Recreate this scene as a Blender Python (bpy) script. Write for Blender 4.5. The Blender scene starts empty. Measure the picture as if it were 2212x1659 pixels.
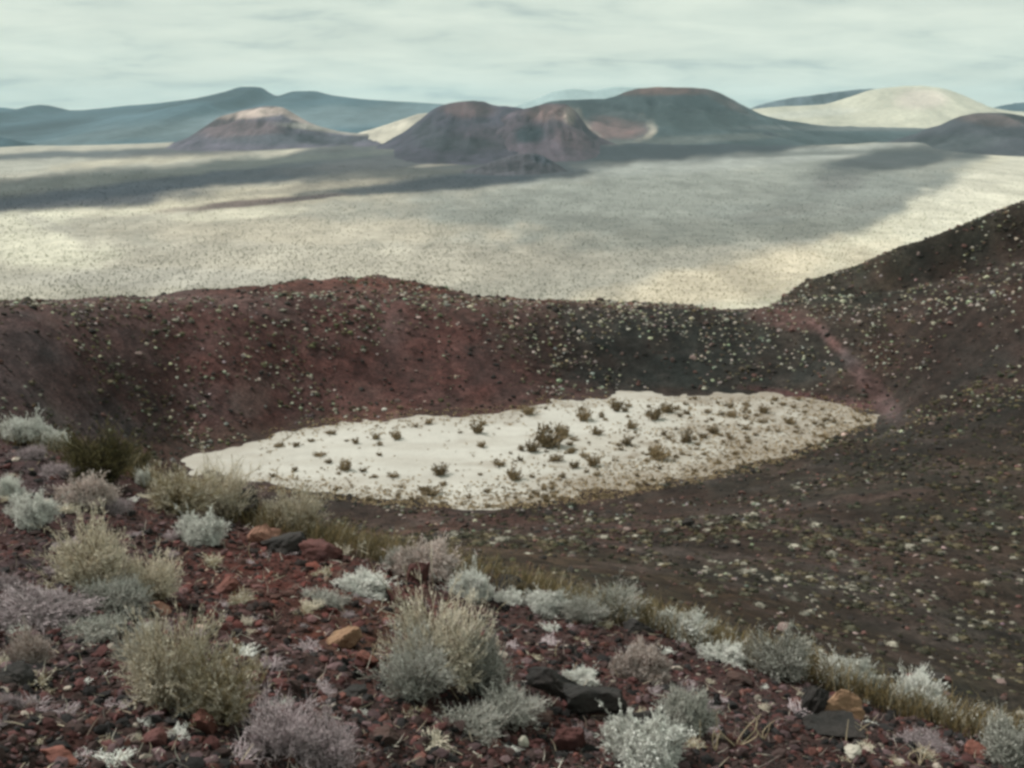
import bpy, math, random
import numpy as np
from mathutils import Vector, Matrix

random.seed(7)
rng = np.random.default_rng(7)
SC = bpy.context.scene
COL = SC.collection

# ------------------------------------------------------------------ camera
FPX = 1098.0                       # focal length in pixels of a 1024 px wide frame
PITCH = math.radians(13.9)
CP, SP = math.cos(PITCH), math.sin(PITCH)
cam_data = bpy.data.cameras.new('camera')
cam_data.sensor_width = 36.0
cam_data.lens = FPX * 36.0 / 1024.0
cam_data.clip_start = 0.1
cam_data.clip_end = 80000.0
cam = bpy.data.objects.new('camera', cam_data)
cam.location = (0, 0, 0)
cam.rotation_euler = (math.radians(90) - PITCH, 0, 0)
COL.objects.link(cam)
SC.camera = cam
SC.render.resolution_x, SC.render.resolution_y = 1024, 768

# ------------------------------------------------------------------ light
SUN_EL, SUN_AZ = 48.0, -62.0       # azimuth from +Y, negative = to the left
EXPOSURE = 0.0
sun_data = bpy.data.lights.new('sun', 'SUN')
sun_data.energy = 5.0
sun_data.angle = math.radians(.8)
sun_data.color = (1.0, 0.965, 0.92)
sun = bpy.data.objects.new('sun', sun_data)
sd = Vector((math.sin(math.radians(SUN_AZ)) * math.cos(math.radians(SUN_EL)),
             math.cos(math.radians(SUN_AZ)) * math.cos(math.radians(SUN_EL)),
             math.sin(math.radians(SUN_EL))))
sun.rotation_euler = sd.to_track_quat('Z', 'Y').to_euler()
COL.objects.link(sun)

world = bpy.data.worlds.new('World')
SC.world = world
world.use_nodes = True
nt = world.node_tree
for n in list(nt.nodes):
    nt.nodes.remove(n)


def NN(t, kind, **kw):
    n = t.nodes.new(kind)
    for k, v in kw.items():
        setattr(n, k, v)
    return n


def build_world():
    t = nt
    L = t.links.new
    out = NN(t, 'ShaderNodeOutputWorld')
    bg = NN(t, 'ShaderNodeBackground')
    bg.inputs['Strength'].default_value = 0.1
    L(bg.outputs[0], out.inputs[0])
    sky = NN(t, 'ShaderNodeTexSky')
    sky.sky_type = 'NISHITA'
    sky.sun_disc = False
    sky.sun_elevation = math.radians(SUN_EL)
    sky.sun_rotation = math.radians(SUN_AZ)
    sky.dust_density = 2.0
    tc = NN(t, 'ShaderNodeTexCoord')
    sep = NN(t, 'ShaderNodeSeparateXYZ')
    L(tc.outputs['Generated'], sep.inputs[0])
    zc = NN(t, 'ShaderNodeMath', operation='MAXIMUM')
    L(sep.outputs['Z'], zc.inputs[0])
    zc.inputs[1].default_value = 0.0
    za = NN(t, 'ShaderNodeMath', operation='ADD')
    L(zc.outputs[0], za.inputs[0])
    za.inputs[1].default_value = 0.16
    comb = NN(t, 'ShaderNodeCombineXYZ')
    for ax, i in (('X', 0), ('Y', 1)):
        d = NN(t, 'ShaderNodeMath', operation='DIVIDE')
        L(sep.outputs[ax], d.inputs[0])
        L(za.outputs[0], d.inputs[1])
        L(d.outputs[0], comb.inputs[i])
    mp = NN(t, 'ShaderNodeMapping')
    mp.inputs['Scale'].default_value = (1.7, 2.0, 1.0)
    mp.inputs['Location'].default_value = (3.1, 1.7, 0)
    L(comb.outputs[0], mp.inputs[0])
    n1 = NN(t, 'ShaderNodeTexNoise')
    n1.inputs['Scale'].default_value = 1.0
    n1.inputs['Detail'].default_value = 7
    n1.inputs['Roughness'].default_value = 0.56
    n1.inputs['Distortion'].default_value = 0.25
    L(mp.outputs[0], n1.inputs[0])
    n2 = NN(t, 'ShaderNodeTexNoise')
    n2.inputs['Scale'].default_value = 0.45
    n2.inputs['Detail'].default_value = 4
    L(mp.outputs[0], n2.inputs[0])
    cr = NN(t, 'ShaderNodeValToRGB')
    cr.color_ramp.elements[0].position = 0.33
    cr.color_ramp.elements[0].color = (5.0, 5.85, 5.4, 1)
    cr.color_ramp.elements[1].position = 0.60
    cr.color_ramp.elements[1].color = (7.7, 8.4, 7.3, 1)
    e = cr.color_ramp.elements.new(0.44)
    e.color = (6.7, 7.5, 6.6, 1)
    L(n1.outputs['Fac'], cr.inputs[0])
    cov = NN(t, 'ShaderNodeMapRange')
    cov.inputs['From Min'].default_value = 0.30
    cov.inputs['From Max'].default_value = 0.55
    cov.inputs['To Min'].default_value = 0.80
    cov.inputs['To Max'].default_value = 1.0
    L(n2.outputs['Fac'], cov.inputs[0])
    mx = NN(t, 'ShaderNodeMix', data_type='RGBA')
    L(cov.outputs[0], mx.inputs[0])
    L(sky.outputs[0], mx.inputs[6])
    L(cr.outputs[0], mx.inputs[7])
    L(mx.outputs[2], bg.inputs['Color'])


build_world()
SC.view_settings.view_transform = 'Standard'
SC.view_settings.look = 'None'
SC.view_settings.gamma = 1.0
SC.view_settings.exposure = EXPOSURE
SC.view_settings.use_curve_mapping = False
SC.render.engine = 'CYCLES'
SC.cycles.pixel_filter_type = 'BLACKMAN_HARRIS'
SC.cycles.filter_width = 3.1
SC.cycles.max_bounces = 5
SC.cycles.diffuse_bounces = 2
SC.cycles.volume_bounces = 0

# ------------------------------------------------------------------ helpers
K = 1024.0 / 2212.0                # measured pixel -> frame pixel


def tag(o, label=None, cat=None, group=None, kind=None):
    if label: o['label'] = label
    if cat: o['category'] = cat
    if group: o['group'] = group
    if kind: o['kind'] = kind
    return o


def mesh(name, V, F, C=None, smooth=False):
    V = np.asarray(V, dtype=np.float32)
    F = np.asarray(F, dtype=np.int32)
    me = bpy.data.meshes.new(name)
    me.vertices.add(len(V))
    me.vertices.foreach_set('co', V.ravel())
    n, k = F.shape
    me.loops.add(n * k)
    me.loops.foreach_set('vertex_index', F.ravel())
    me.polygons.add(n)
    me.polygons.foreach_set('loop_start', np.arange(0, n * k, k, dtype=np.int32))
    me.polygons.foreach_set('use_smooth', np.full(n, smooth, dtype=bool))
    me.update(calc_edges=True)
    if C is not None:
        a = me.color_attributes.new('Col', 'FLOAT_COLOR', 'POINT')
        c4 = np.ones((len(V), 4), dtype=np.float32)
        c4[:, :3] = C
        a.data.foreach_set('color', c4.ravel())
    return me


def link(name, me, mat=None, parent=None, loc=None):
    o = bpy.data.objects.new(name, me)
    COL.objects.link(o)
    if mat is not None and me is not None and len(me.materials) == 0:
        me.materials.append(mat)
    if parent is not None:
        o.parent = parent
    if loc is not None:
        o.location = loc
    return o


def hash2(ix, iy, seed):
    h = (ix.astype(np.int64) * 374761393 + iy.astype(np.int64) * 668265263 + seed * 1442695041) & 0xFFFFFFFF
    h = ((h ^ (h >> 13)) * 1274126177) & 0xFFFFFFFF
    h = (h ^ (h >> 16)) & 0xFFFFFFFF
    return h / 4294967295.0


def vnoise(x, y, seed=0):
    ix, iy = np.floor(x), np.floor(y)
    fx, fy = x - ix, y - iy
    fx = fx * fx * fx * (fx * (fx * 6 - 15) + 10)
    fy = fy * fy * fy * (fy * (fy * 6 - 15) + 10)
    ix = ix.astype(np.int64); iy = iy.astype(np.int64)
    a = hash2(ix, iy, seed); b = hash2(ix + 1, iy, seed)
    c = hash2(ix, iy + 1, seed); d = hash2(ix + 1, iy + 1, seed)
    return (a + (b - a) * fx) * (1 - fy) + (c + (d - c) * fx) * fy


def fbm(x, y, seed=0, octs=4, rough=0.5):
    """about -1..1"""
    s = 0.0; amp = 1.0; tot = 0.0
    for i in range(octs):
        a = 0.6 * i
        xr = x * math.cos(a) - y * math.sin(a); yr = x * math.sin(a) + y * math.cos(a)
        s = s + amp * (vnoise(xr * 2 ** i + 17.3 * i, yr * 2 ** i - 9.1 * i, seed + i) * 2 - 1)
        tot += amp; amp *= rough
    return s / tot


def sst(a, b, x):
    t = np.clip((x - a) / (b - a), 0, 1)
    return t * t * (3 - 2 * t)


def pchip(xk, yk, x):
    xk = np.asarray(xk, float); yk = np.asarray(yk, float)
    h = np.diff(xk); d = np.diff(yk) / h
    m = np.zeros_like(yk)
    for i in range(1, len(xk) - 1):
        if d[i - 1] * d[i] > 0:
            w1 = 2 * h[i] + h[i - 1]; w2 = h[i] + 2 * h[i - 1]
            m[i] = (w1 + w2) / (w1 / d[i - 1] + w2 / d[i])
    m[0], m[-1] = d[0], d[-1]
    i = np.clip(np.searchsorted(xk, x) - 1, 0, len(h) - 1)
    t = (x - xk[i]) / h[i]
    t = np.clip(t, -0.0, 1.0)
    return ((2 * t**3 - 3 * t**2 + 1) * yk[i] + (t**3 - 2 * t**2 + t) * h[i] * m[i]
            + (-2 * t**3 + 3 * t**2) * yk[i + 1] + (t**3 - t**2) * h[i] * m[i + 1])


def ray(u, v):
    t = (384.0 - np.asarray(v, float)) / FPX
    return (np.asarray(u, float) - 512.0) / FPX, CP + t * SP, -SP + t * CP


def at(u, v, Y):
    dx, dy, dz = ray(u, v)
    return dx / dy * Y, Y, dz / dy * Y


def t_of_s(s):
    return (s * CP + SP) / (CP - s * SP)


def at_s(u, Y, s):                 # point at forward distance Y whose height is s*Y
    t = t_of_s(s)
    return (u - 512.0) / FPX / (CP + t * SP) * Y, Y, s * Y


def project(x, y, z):
    d = y * CP - z * SP
    d = np.where(d < 0.3, 0.3, d)
    return (512 + FPX * x / d) / K, (384 - FPX * (y * SP + z * CP) / d) / K     # measured pixels


# ------------------------------------------------------------------ materials
def ground_mat(name, rough=0.96, bump=0.4, scales=((3.0, 0.35),), bump_scale=8.0, bump_dist=0.05, speck=None):
    m = bpy.data.materials.new(name)
    m.use_nodes = True
    t = m.node_tree
    L = t.links.new
    b = t.nodes['Principled BSDF']
    b.inputs['Roughness'].default_value = rough
    b.inputs['Specular IOR Level'].default_value = 0.12
    at_ = NN(t, 'ShaderNodeAttribute', attribute_name='Col')
    geo = NN(t, 'ShaderNodeNewGeometry')
    cur = at_.outputs['Color']
    for sc_, amt in scales:
        n = NN(t, 'ShaderNodeTexNoise')
        n.inputs['Scale'].default_value = sc_
        n.inputs['Detail'].default_value = 5
        n.inputs['Roughness'].default_value = 0.65
        L(geo.outputs['Position'], n.inputs[0])
        mr = NN(t, 'ShaderNodeMapRange')
        mr.inputs['From Min'].default_value = 0.28
        mr.inputs['From Max'].default_value = 0.72
        mr.inputs['To Min'].default_value = 1 - amt
        mr.inputs['To Max'].default_value = 1 + amt
        L(n.outputs['Fac'], mr.inputs[0])
        mu = NN(t, 'ShaderNodeVectorMath', operation='SCALE')
        L(cur, mu.inputs[0])
        L(mr.outputs[0], mu.inputs['Scale'])
        cur = mu.outputs[0]
    if speck:
        for (vs, thr, colr, fac) in speck:
            v = NN(t, 'ShaderNodeTexVoronoi')
            v.inputs['Scale'].default_value = vs
            L(geo.outputs['Position'], v.inputs[0])
            mr = NN(t, 'ShaderNodeMapRange')
            mr.inputs['From Min'].default_value = thr
            mr.inputs['From Max'].default_value = thr * 0.6
            mr.inputs['To Min'].default_value = 0
            mr.inputs['To Max'].default_value = fac
            L(v.outputs['Distance'], mr.inputs[0])
            mx = NN(t, 'ShaderNodeMix', data_type='RGBA')
            L(mr.outputs[0], mx.inputs[0])
            L(cur, mx.inputs[6])
            mx.inputs[7].default_value = (*colr, 1)
            cur = mx.outputs[2]
    L(cur, b.inputs['Base Color'])
    nb = NN(t, 'ShaderNodeTexNoise')
    nb.inputs['Scale'].default_value = bump_scale
    nb.inputs['Detail'].default_value = 6
    nb.inputs['Roughness'].default_value = 0.7
    L(geo.outputs['Position'], nb.inputs[0])
    bp = NN(t, 'ShaderNodeBump')
    bp.inputs['Strength'].default_value = bump
    bp.inputs['Distance'].default_value = bump_dist
    L(nb.outputs['Fac'], bp.inputs['Height'])
    L(bp.outputs[0], b.inputs['Normal'])
    return m


def plain_mat(name, col, col2=None, rough=0.85, nscale=12.0, var=0.25, trans=0.0, attr=False, bump=0.0):
    """base colour mixed from two tones by noise, each object a little lighter or darker"""
    m = bpy.data.materials.new(name)
    m.use_nodes = True
    t = m.node_tree
    L = t.links.new
    b = t.nodes['Principled BSDF']
    b.inputs['Roughness'].default_value = rough
    b.inputs['Specular IOR Level'].default_value = 0.15
    tc = NN(t, 'ShaderNodeTexCoord')
    n = NN(t, 'ShaderNodeTexNoise')
    n.inputs['Scale'].default_value = nscale
    n.inputs['Detail'].default_value = 4
    L(tc.outputs['Object'], n.inputs[0])
    mr0 = NN(t, 'ShaderNodeMapRange')
    mr0.inputs['From Min'].default_value = 0.35
    mr0.inputs['From Max'].default_value = 0.65
    L(n.outputs['Fac'], mr0.inputs[0])
    mx = NN(t, 'ShaderNodeMix', data_type='RGBA')
    L(mr0.outputs[0], mx.inputs[0])
    mx.inputs[6].default_value = (*col, 1)
    mx.inputs[7].default_value = (*(col2 or col), 1)
    cur = mx.outputs[2]
    if attr:
        a = NN(t, 'ShaderNodeAttribute', attribute_name='Col')
        mm = NN(t, 'ShaderNodeMix', data_type='RGBA', blend_type='MULTIPLY')
        mm.inputs[0].default_value = 1
        L(cur, mm.inputs[6]); L(a.outputs['Color'], mm.inputs[7])
        cur = mm.outputs[2]
    oi = NN(t, 'ShaderNodeObjectInfo')
    mr = NN(t, 'ShaderNodeMapRange')
    mr.inputs['To Min'].default_value = 1 - var
    mr.inputs['To Max'].default_value = 1 + var
    L(oi.outputs['Random'], mr.inputs[0])
    sc_ = NN(t, 'ShaderNodeVectorMath', operation='SCALE')
    L(cur, sc_.inputs[0]); L(mr.outputs[0], sc_.inputs['Scale'])
    L(sc_.outputs[0], b.inputs['Base Color'])
    if trans:
        tr = NN(t, 'ShaderNodeBsdfTranslucent')
        L(sc_.outputs[0], tr.inputs['Color'])
        ms = NN(t, 'ShaderNodeMixShader')
        ms.inputs[0].default_value = trans
        L(b.outputs[0], ms.inputs[1]); L(tr.outputs[0], ms.inputs[2])
        L(ms.outputs[0], t.nodes['Material Output'].inputs['Surface'])
    if bump:
        nb = NN(t, 'ShaderNodeTexNoise')
        nb.inputs['Scale'].default_value = nscale * 3
        nb.inputs['Detail'].default_value = 6
        nb.inputs['Roughness'].default_value = 0.7
        L(tc.outputs['Object'], nb.inputs[0])
        bp = NN(t, 'ShaderNodeBump')
        bp.inputs['Strength'].default_value = bump
        bp.inputs['Distance'].default_value = 0.02
        L(nb.outputs['Fac'], bp.inputs['Height'])
        L(bp.outputs[0], b.inputs['Normal'])
    return m


# ------------------------------------------------------------------ crater terrain
PLAYA_Z = -35.0
PA, PB = 0.267, 0.22               # foreground plane falls ahead and to the right


def plane_z(x, y):
    return -1.6 - PA * y - PB * x


def on_plane(u, v):
    dx, dy, dz = ray(u, v)
    Y = 1.6 / (-(dz / dy) - PA - PB * dx / dy)
    return dx / dy * Y, Y, dz / dy * Y


A_OFF = 3.0                        # columns fan out from a point 3 m behind the camera


def curve(pts):
    """pts: world (x, y, z) -> functions of the fan coordinate"""
    a = np.array([p[0] / (p[1] + A_OFF) for p in pts])
    o = np.argsort(a)
    a = a[o]
    y = np.array([p[1] for p in pts])[o]
    z = np.array([p[2] for p in pts])[o]
    return a, y, z


def ev(c, A):
    a, y, z = c
    Ac = np.clip(A, a[0], a[-1])
    return pchip(a, y, Ac), pchip(a, z, Ac)


crest_px = [(-330, 352), (-150, 395), (0, 432), (60, 448), (130, 472), (250, 515), (340, 543), (463, 574), (555, 600),
            (650, 627), (760, 661), (880, 699), (1024, 740), (1250, 790)]
C1 = curve([on_plane(u, v) for u, v in crest_px])
crest_s = []
for u, v in crest_px:
    dx, dy, dz = ray(u, v)
    crest_s.append((u, dz / dy))


def s_at(u):
    return float(np.interp(u, [c[0] for c in crest_s], [c[1] for c in crest_s]))


C2 = curve([at_s(u, 24, s) for u, s in
            [(-700, -.33), (-300, -.36), (0, -.40), (150, -.42), (260, -.43), (350, -.445), (463, s_at(463) - .008)] +
            [(u, s_at(u) - .004) for u in (555, 650, 760, 880, 1024, 1250)]])
C3 = curve([at_s(u, 58, s) for u, s in
            [(-700, -.33), (-300, -.36), (0, -.40), (150, -.415), (260, -.42), (350, -.415), (463, -.405), (555, -.405),
             (650, -.408), (760, -.412), (880, -.42), (1024, -.432), (1250, -.46)]])


def pz(u, v):                      # pixel on the flat crater floor
    dx, dy, dz = ray(u, v)
    Y = PLAYA_Z / (dz / dy)
    return dx / dy * Y, Y, PLAYA_Z


near_px = [(196, 464), (250, 479), (324, 494), (393, 503), (463, 503), (602, 491), (694, 477), (787, 456), (856, 426), (872, 419)]
far_px = [(196, 459), (235, 449), (301, 428), (370, 419), (440, 415), (509, 411), (555, 400), (600, 395), (648, 393), (764, 393),
          (810, 400), (856, 411), (876, 416)]
C4 = curve([at_s(-700, 60, -.36), at_s(-300, 66, -.365), at_s(0, 78, -.355), at_s(110, 94, -.335)] + [pz(*q) for q in near_px] +
           [at_s(930, 113, -.285), at_s(1024, 104, -.288), at_s(1300, 90, -.31)])
C5 = curve([at_s(-700, 66, -.335), at_s(-300, 72, -.34), at_s(0, 84, -.332), at_s(110, 100, -.319)] + [pz(*q) for q in far_px] +
           [at_s(930, 121, -.267), at_s(1024, 113, -.263), at_s(1300, 98, -.28)])
Yrim_u = [-700, -300, 0, 200, 350, 512, 700, 800, 1024, 1400]
Yrim_y = [80, 92, 114, 137, 150, 158, 160, 158, 150, 140]
inner = [(-1500, 700), (-700, 680), (0, 662), (200, 656), (400, 650), (550, 640), (700, 630), (850, 633), (1000, 646), (1200, 655), (1400, 662), (1600, 676),
         (1690, 664), (1800, 647), (1950, 630), (2212, 560), (2600, 470), (3300, 330)]
outer = [(-1500, 690), (-700, 668), (0, 650), (200, 645), (400, 635), (550, 620), (650, 606), (720, 600), (800, 600), (870, 606), (950, 624), (1050, 642),
         (1200, 649), (1400, 656), (1600, 672), (1655, 672), (1685, 648), (1715, 625), (1750, 608), (1800, 590), (1900, 551),
         (2000, 515), (2100, 476), (2212, 435), (2600, 330), (3300, 200)]


def rimY(u, add):
    return float(np.interp(u, Yrim_u, Yrim_y)) + add


C6 = curve([at(x * K, y * K, rimY(x * K, 0)) for x, y in inner])
C7 = curve([at(x * K, y * K, rimY(x * K, 13)) for x, y in outer])


def column_knots(A):
    k = []
    y1, z1 = ev(C1, A)
    for Y in (-2.9, 0.0, y1 * 0.5):
        k.append((Y, plane_z(A * (Y + A_OFF), Y)))
    k.append((y1 * 0.93, plane_z(A * (y1 * .93 + A_OFF), y1 * .93)))
    k.append((y1, float(plane_z(A * (y1 + A_OFF), y1)) - 0.02))
    y2, z2 = ev(C2, A)
    k.append((y1 + (y2 - y1) * .35, z1 + (z2 - z1) * .35 - 1.0))
    k.append((y2, z2))
    y3, z3 = ev(C3, A)
    k.append((y3, z3))
    y4, z4 = ev(C4, A)
    y5, z5 = ev(C5, A)
    if y5 < y4 + 5: 
        m = (y4 + y5) / 2
        y4, y5 = m - 2.5, m + 2.5
    dip = min(0.9, (y5 - y4) * 0.02)
    k.append((y4, z4))
    k.append(((y4 + y5) / 2, (z4 + z5) / 2 - dip))
    k.append((y5, z5))
    y6, z6 = ev(C6, A)
    k.append((y6, z6))
    y7, z7 = ev(C7, A)
    gap = z7 / y7 - z6 / y6
    k.append(((y6 + y7) / 2 - 1.5, min(z6, (z6 + z7) / 2) - 0.15 - 0.5 * sst(0, .02, gap)))
    k.append((y7, z7))
    k.append((y7 + 6, z7 - 1.6))
    k.append((y7 + 110, z7 - 55))
    k.append((y7 + 420, -163.0))
    k.append((y7 + 600, -170.0))
    return np.array([(float(a), float(b)) for a, b in k])


def relief(X, Y):
    near = 1 - sst(16, 30, Y)
    z = near * (0.09 * fbm(X / 1.1, Y / 1.1, 3, 3) + 0.045 * fbm(X / .22, Y / .22, 9, 4, .6))
    far = sst(16, 40, Y)
    z = z + far * (0.5 * fbm(X / 14, Y / 14, 21, 3) * (1 - 0.8 * sst(85, 100, Y) * (1 - sst(138, 150, Y))) + 0.16 * fbm(X / 2.2, Y / 2.2, 33, 3, .6))
    wall = sst(120, 150, Y) * (1 - sst(175, 200, Y)) + sst(.28, .40, X / (Y + 3.0)) * sst(50, 90, Y) * (1 - sst(175, 200, Y))
    z = z + np.clip(wall, 0, 1) * (.34 * fbm(X / 2.6 + Y / 40, Y / 16, 48, 3) + .22 * fbm(X / 5.5, Y / 4.0, 49, 3))
    z = z + 5 * sst(190, 300, Y) * fbm(X / 60, Y / 60, 44, 4)
    return z


class Grid:
    def __init__(self, A, Y):
        self.A, self.Y = A, Y
        Z = np.zeros((len(Y), len(A)))
        for j, a in enumerate(A):
            k = column_knots(a)
            Z[:, j] = pchip(k[:, 0], k[:, 1], Y)
        AA, YY = np.meshgrid(A, Y)
        XX = AA * (YY + A_OFF)
        self.X, self.YY, self.Z = XX, YY, Z + relief(XX, YY)

    def h(self, x, y):
        x = np.asarray(x, float); y = np.asarray(y, float)
        a = x / (y + A_OFF)
        j = np.clip(np.interp(a, self.A, np.arange(len(self.A))), 0, len(self.A) - 1.001)
        i = np.clip(np.interp(y, self.Y, np.arange(len(self.Y))), 0, len(self.Y) - 1.001)
        i0, j0 = i.astype(int), j.astype(int)
        fi, fj = i - i0, j - j0
        Z = self.Z
        return (Z[i0, j0] * (1 - fj) + Z[i0, j0 + 1] * fj) * (1 - fi) + (Z[i0 + 1, j0] * (1 - fj) + Z[i0 + 1, j0 + 1] * fj) * fi

    def mesh(self, name, C, smooth=True):
        n, m = self.X.shape
        V = np.stack([self.X, self.YY, self.Z], -1).reshape(-1, 3)
        i = np.arange((n - 1) * m).reshape(n - 1, m)[:, :-1].ravel()
        F = np.stack([i, i + 1, i + m + 1, i + m], -1)
        return mesh(name, V, F, C.reshape(-1, 3), smooth)


Yn = np.concatenate([np.linspace(-2.8, 1, 24)[:-1], 1 * np.exp(np.linspace(0, math.log(15), 300)), np.linspace(15, 21, 22)[1:]])
near = Grid(np.linspace(-.8, .8, 860), Yn)
Yb = np.concatenate([np.linspace(18, 60, 110)[:-1], np.linspace(60, 135, 110)[:-1], np.linspace(135, 182, 150)[:-1], np.linspace(182, 760, 50)])
bowl = Grid(np.linspace(-1.0, 1.0, 620), Yb)
bowl.Z -= 0.06 * (1 - sst(20, 21, bowl.YY))


def near_hit(px, py, grid=None, y0=1.2, y1=20.0):
    """measured pixel -> first point on the ground"""
    g = grid or near
    dx, dy, dz = ray(px * K, py * K)
    Y = np.linspace(y0, y1, 700)
    d = dz / dy * Y - g.h(dx / dy * Y, Y)
    s = np.where(d < 0)[0]
    i = s[0] if len(s) else len(Y) - 1
    return float(dx / dy * Y[i]), float(Y[i]), float(g.h(dx / dy * Y[i], Y[i]))


def paint(X, Y, Z, base, blobs, seed=5, wob=1.0, soft=.5):
    """soft patches of rock colour and of painted-in sun and shade, given by where they are seen"""
    px, py = project(X, Y, Z)
    n1 = fbm(px / 60, py / 30, seed, 4) * wob
    n2 = fbm(px / 60 + 40, py / 30, seed + 7, 4) * wob
    C = np.zeros(X.shape + (3,)) + np.array(base)
    for (cx, cy, rx, ry, ang, colr, fac) in blobs:
        a = math.radians(ang)
        ex, ey = px - cx, py - cy
        qx = (ex * math.cos(a) + ey * math.sin(a)) / rx + n1 * .3
        qy = (-ex * math.sin(a) + ey * math.cos(a)) / ry + n2 * .3
        w = 1 - sst(1 - soft, 1 + soft, np.sqrt(qx * qx + qy * qy))
        w = (w * fac)[..., None]
        C = C * (1 - w) + np.array(colr) * w
    return C


# base colours of the crater
bowl_blobs = [
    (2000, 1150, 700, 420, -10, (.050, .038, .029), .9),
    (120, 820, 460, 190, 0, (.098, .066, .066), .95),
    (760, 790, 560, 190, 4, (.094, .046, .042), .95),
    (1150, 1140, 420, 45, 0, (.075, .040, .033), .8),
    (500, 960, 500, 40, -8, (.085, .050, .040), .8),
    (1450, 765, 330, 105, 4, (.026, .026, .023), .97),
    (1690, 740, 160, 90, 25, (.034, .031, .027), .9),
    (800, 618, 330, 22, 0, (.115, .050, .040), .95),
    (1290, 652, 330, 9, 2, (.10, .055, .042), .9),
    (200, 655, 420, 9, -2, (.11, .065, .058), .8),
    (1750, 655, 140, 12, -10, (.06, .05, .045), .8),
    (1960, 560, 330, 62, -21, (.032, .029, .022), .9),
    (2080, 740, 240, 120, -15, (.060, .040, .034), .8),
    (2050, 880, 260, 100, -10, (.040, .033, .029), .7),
    (1760, 860, 150, 10, 8, (.10, .05, .05), .8),
    (1700, 690, 70, 22, 10, (.11, .065, .06), .8),
    (1795, 735, 70, 9, 48, (.20, .125, .12), .75),
    (1850, 800, 55, 15, 55, (.12, .08, .078), .7),
    (1900, 860, 70, 22, 50, (.11, .07, .068), .7),
    (1300, 1240, 420, 45, 12, (.090, .060, .034), .5),
    (2050, 1430, 300, 40, 15, (.070, .054, .034), .4),
    (1700, 1150, 500, 70, 8, (.072, .046, .038), .5),
]
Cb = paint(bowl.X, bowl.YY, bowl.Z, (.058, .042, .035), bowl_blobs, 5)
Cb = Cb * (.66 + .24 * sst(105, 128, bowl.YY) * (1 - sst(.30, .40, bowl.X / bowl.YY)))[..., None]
patch = fbm(bowl.X / 9, bowl.YY / 9, 61, 4)[..., None]
fine = fbm(bowl.X / 1.3, bowl.YY / 1.3, 71, 3)[..., None]
Cb = .78 * Cb * (1 + .45 * patch) * (1 + .5 * fine)
rill = fbm(bowl.X / 2.2 + bowl.YY / 40, bowl.YY / 12, 77, 4)[..., None]
Cb = Cb * (1 + .38 * rill)
dusty = sst(.12, .42, fbm(bowl.X / 6 + 30, bowl.YY / 5, 78, 5))[..., None]
dusty = dusty * np.where(bowl.YY[..., None] > 125, .5, 1)
Cb = Cb * (1 - .45 * dusty) + np.array((.085, .062, .056)) * .45 * dusty * np.clip(Cb.mean(-1, keepdims=True) / .03, .3, 1.2)
Cb = Cb * (1 + .25 * fbm(bowl.X / 4 + 90, bowl.YY / 4, 75, 3)[..., None] * np.array((.6, -.3, -.5)))
Cb = np.where(bowl.YY[..., None] > 260, Cb * 0 + np.array((.20, .17, .14)), Cb)
near_blobs = [
    (100, 1300, 330, 130, 0, (.125, .078, .082), .85),
    (80, 1030, 140, 90, 0, (.11, .068, .07), .8),
    (560, 1230, 220, 90, 10, (.125, .045, .036), .9),
    (800, 1350, 160, 90, 10, (.135, .055, .035), .8),
    (1230, 1410, 260, 70, 20, (.115, .056, .050), .8),
    (1700, 1540, 330, 60, 15, (.10, .055, .052), .8),
    (1100, 1600, 900, 90, 0, (.068, .038, .034), .6),
    (300, 1600, 400, 80, 0, (.075, .042, .036), .6),
]
Cn = paint(near.X, near.YY, near.Z, (.085, .045, .040), near_blobs, 15)
Cn = .50 * Cn * (1 + .55 * fbm(near.X / .35, near.YY / .35, 81, 4))[..., None]  # ground darkened to stand in for black shadow between the stones
hue = fbm(near.X / .12, near.YY / .12, 91, 2)[..., None]
Cn = np.clip(Cn * (1 + hue * np.array((.25, -.05, -.1))), .01, 1)

m_slope = ground_mat('red_cinder', bump=.9, scales=((9.0, .35), (45.0, .45)), bump_scale=30, bump_dist=.03)
m_bowl = ground_mat('dark_cinder', bump=.8, scales=((1.1, .5), (3.5, .6), (11, .35)), bump_scale=3.0, bump_dist=.3)
link('cinder_slope', near.mesh('cinder_slope', Cn), m_slope)
tag(bpy.data.objects['cinder_slope'], 'foreground slope of loose dark red volcanic cinders', None, None, 'structure')
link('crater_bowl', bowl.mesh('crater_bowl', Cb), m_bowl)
tag(bpy.data.objects['crater_bowl'], 'dark red and black cinder bowl of the crater with its rim', None, None, 'structure')


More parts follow.
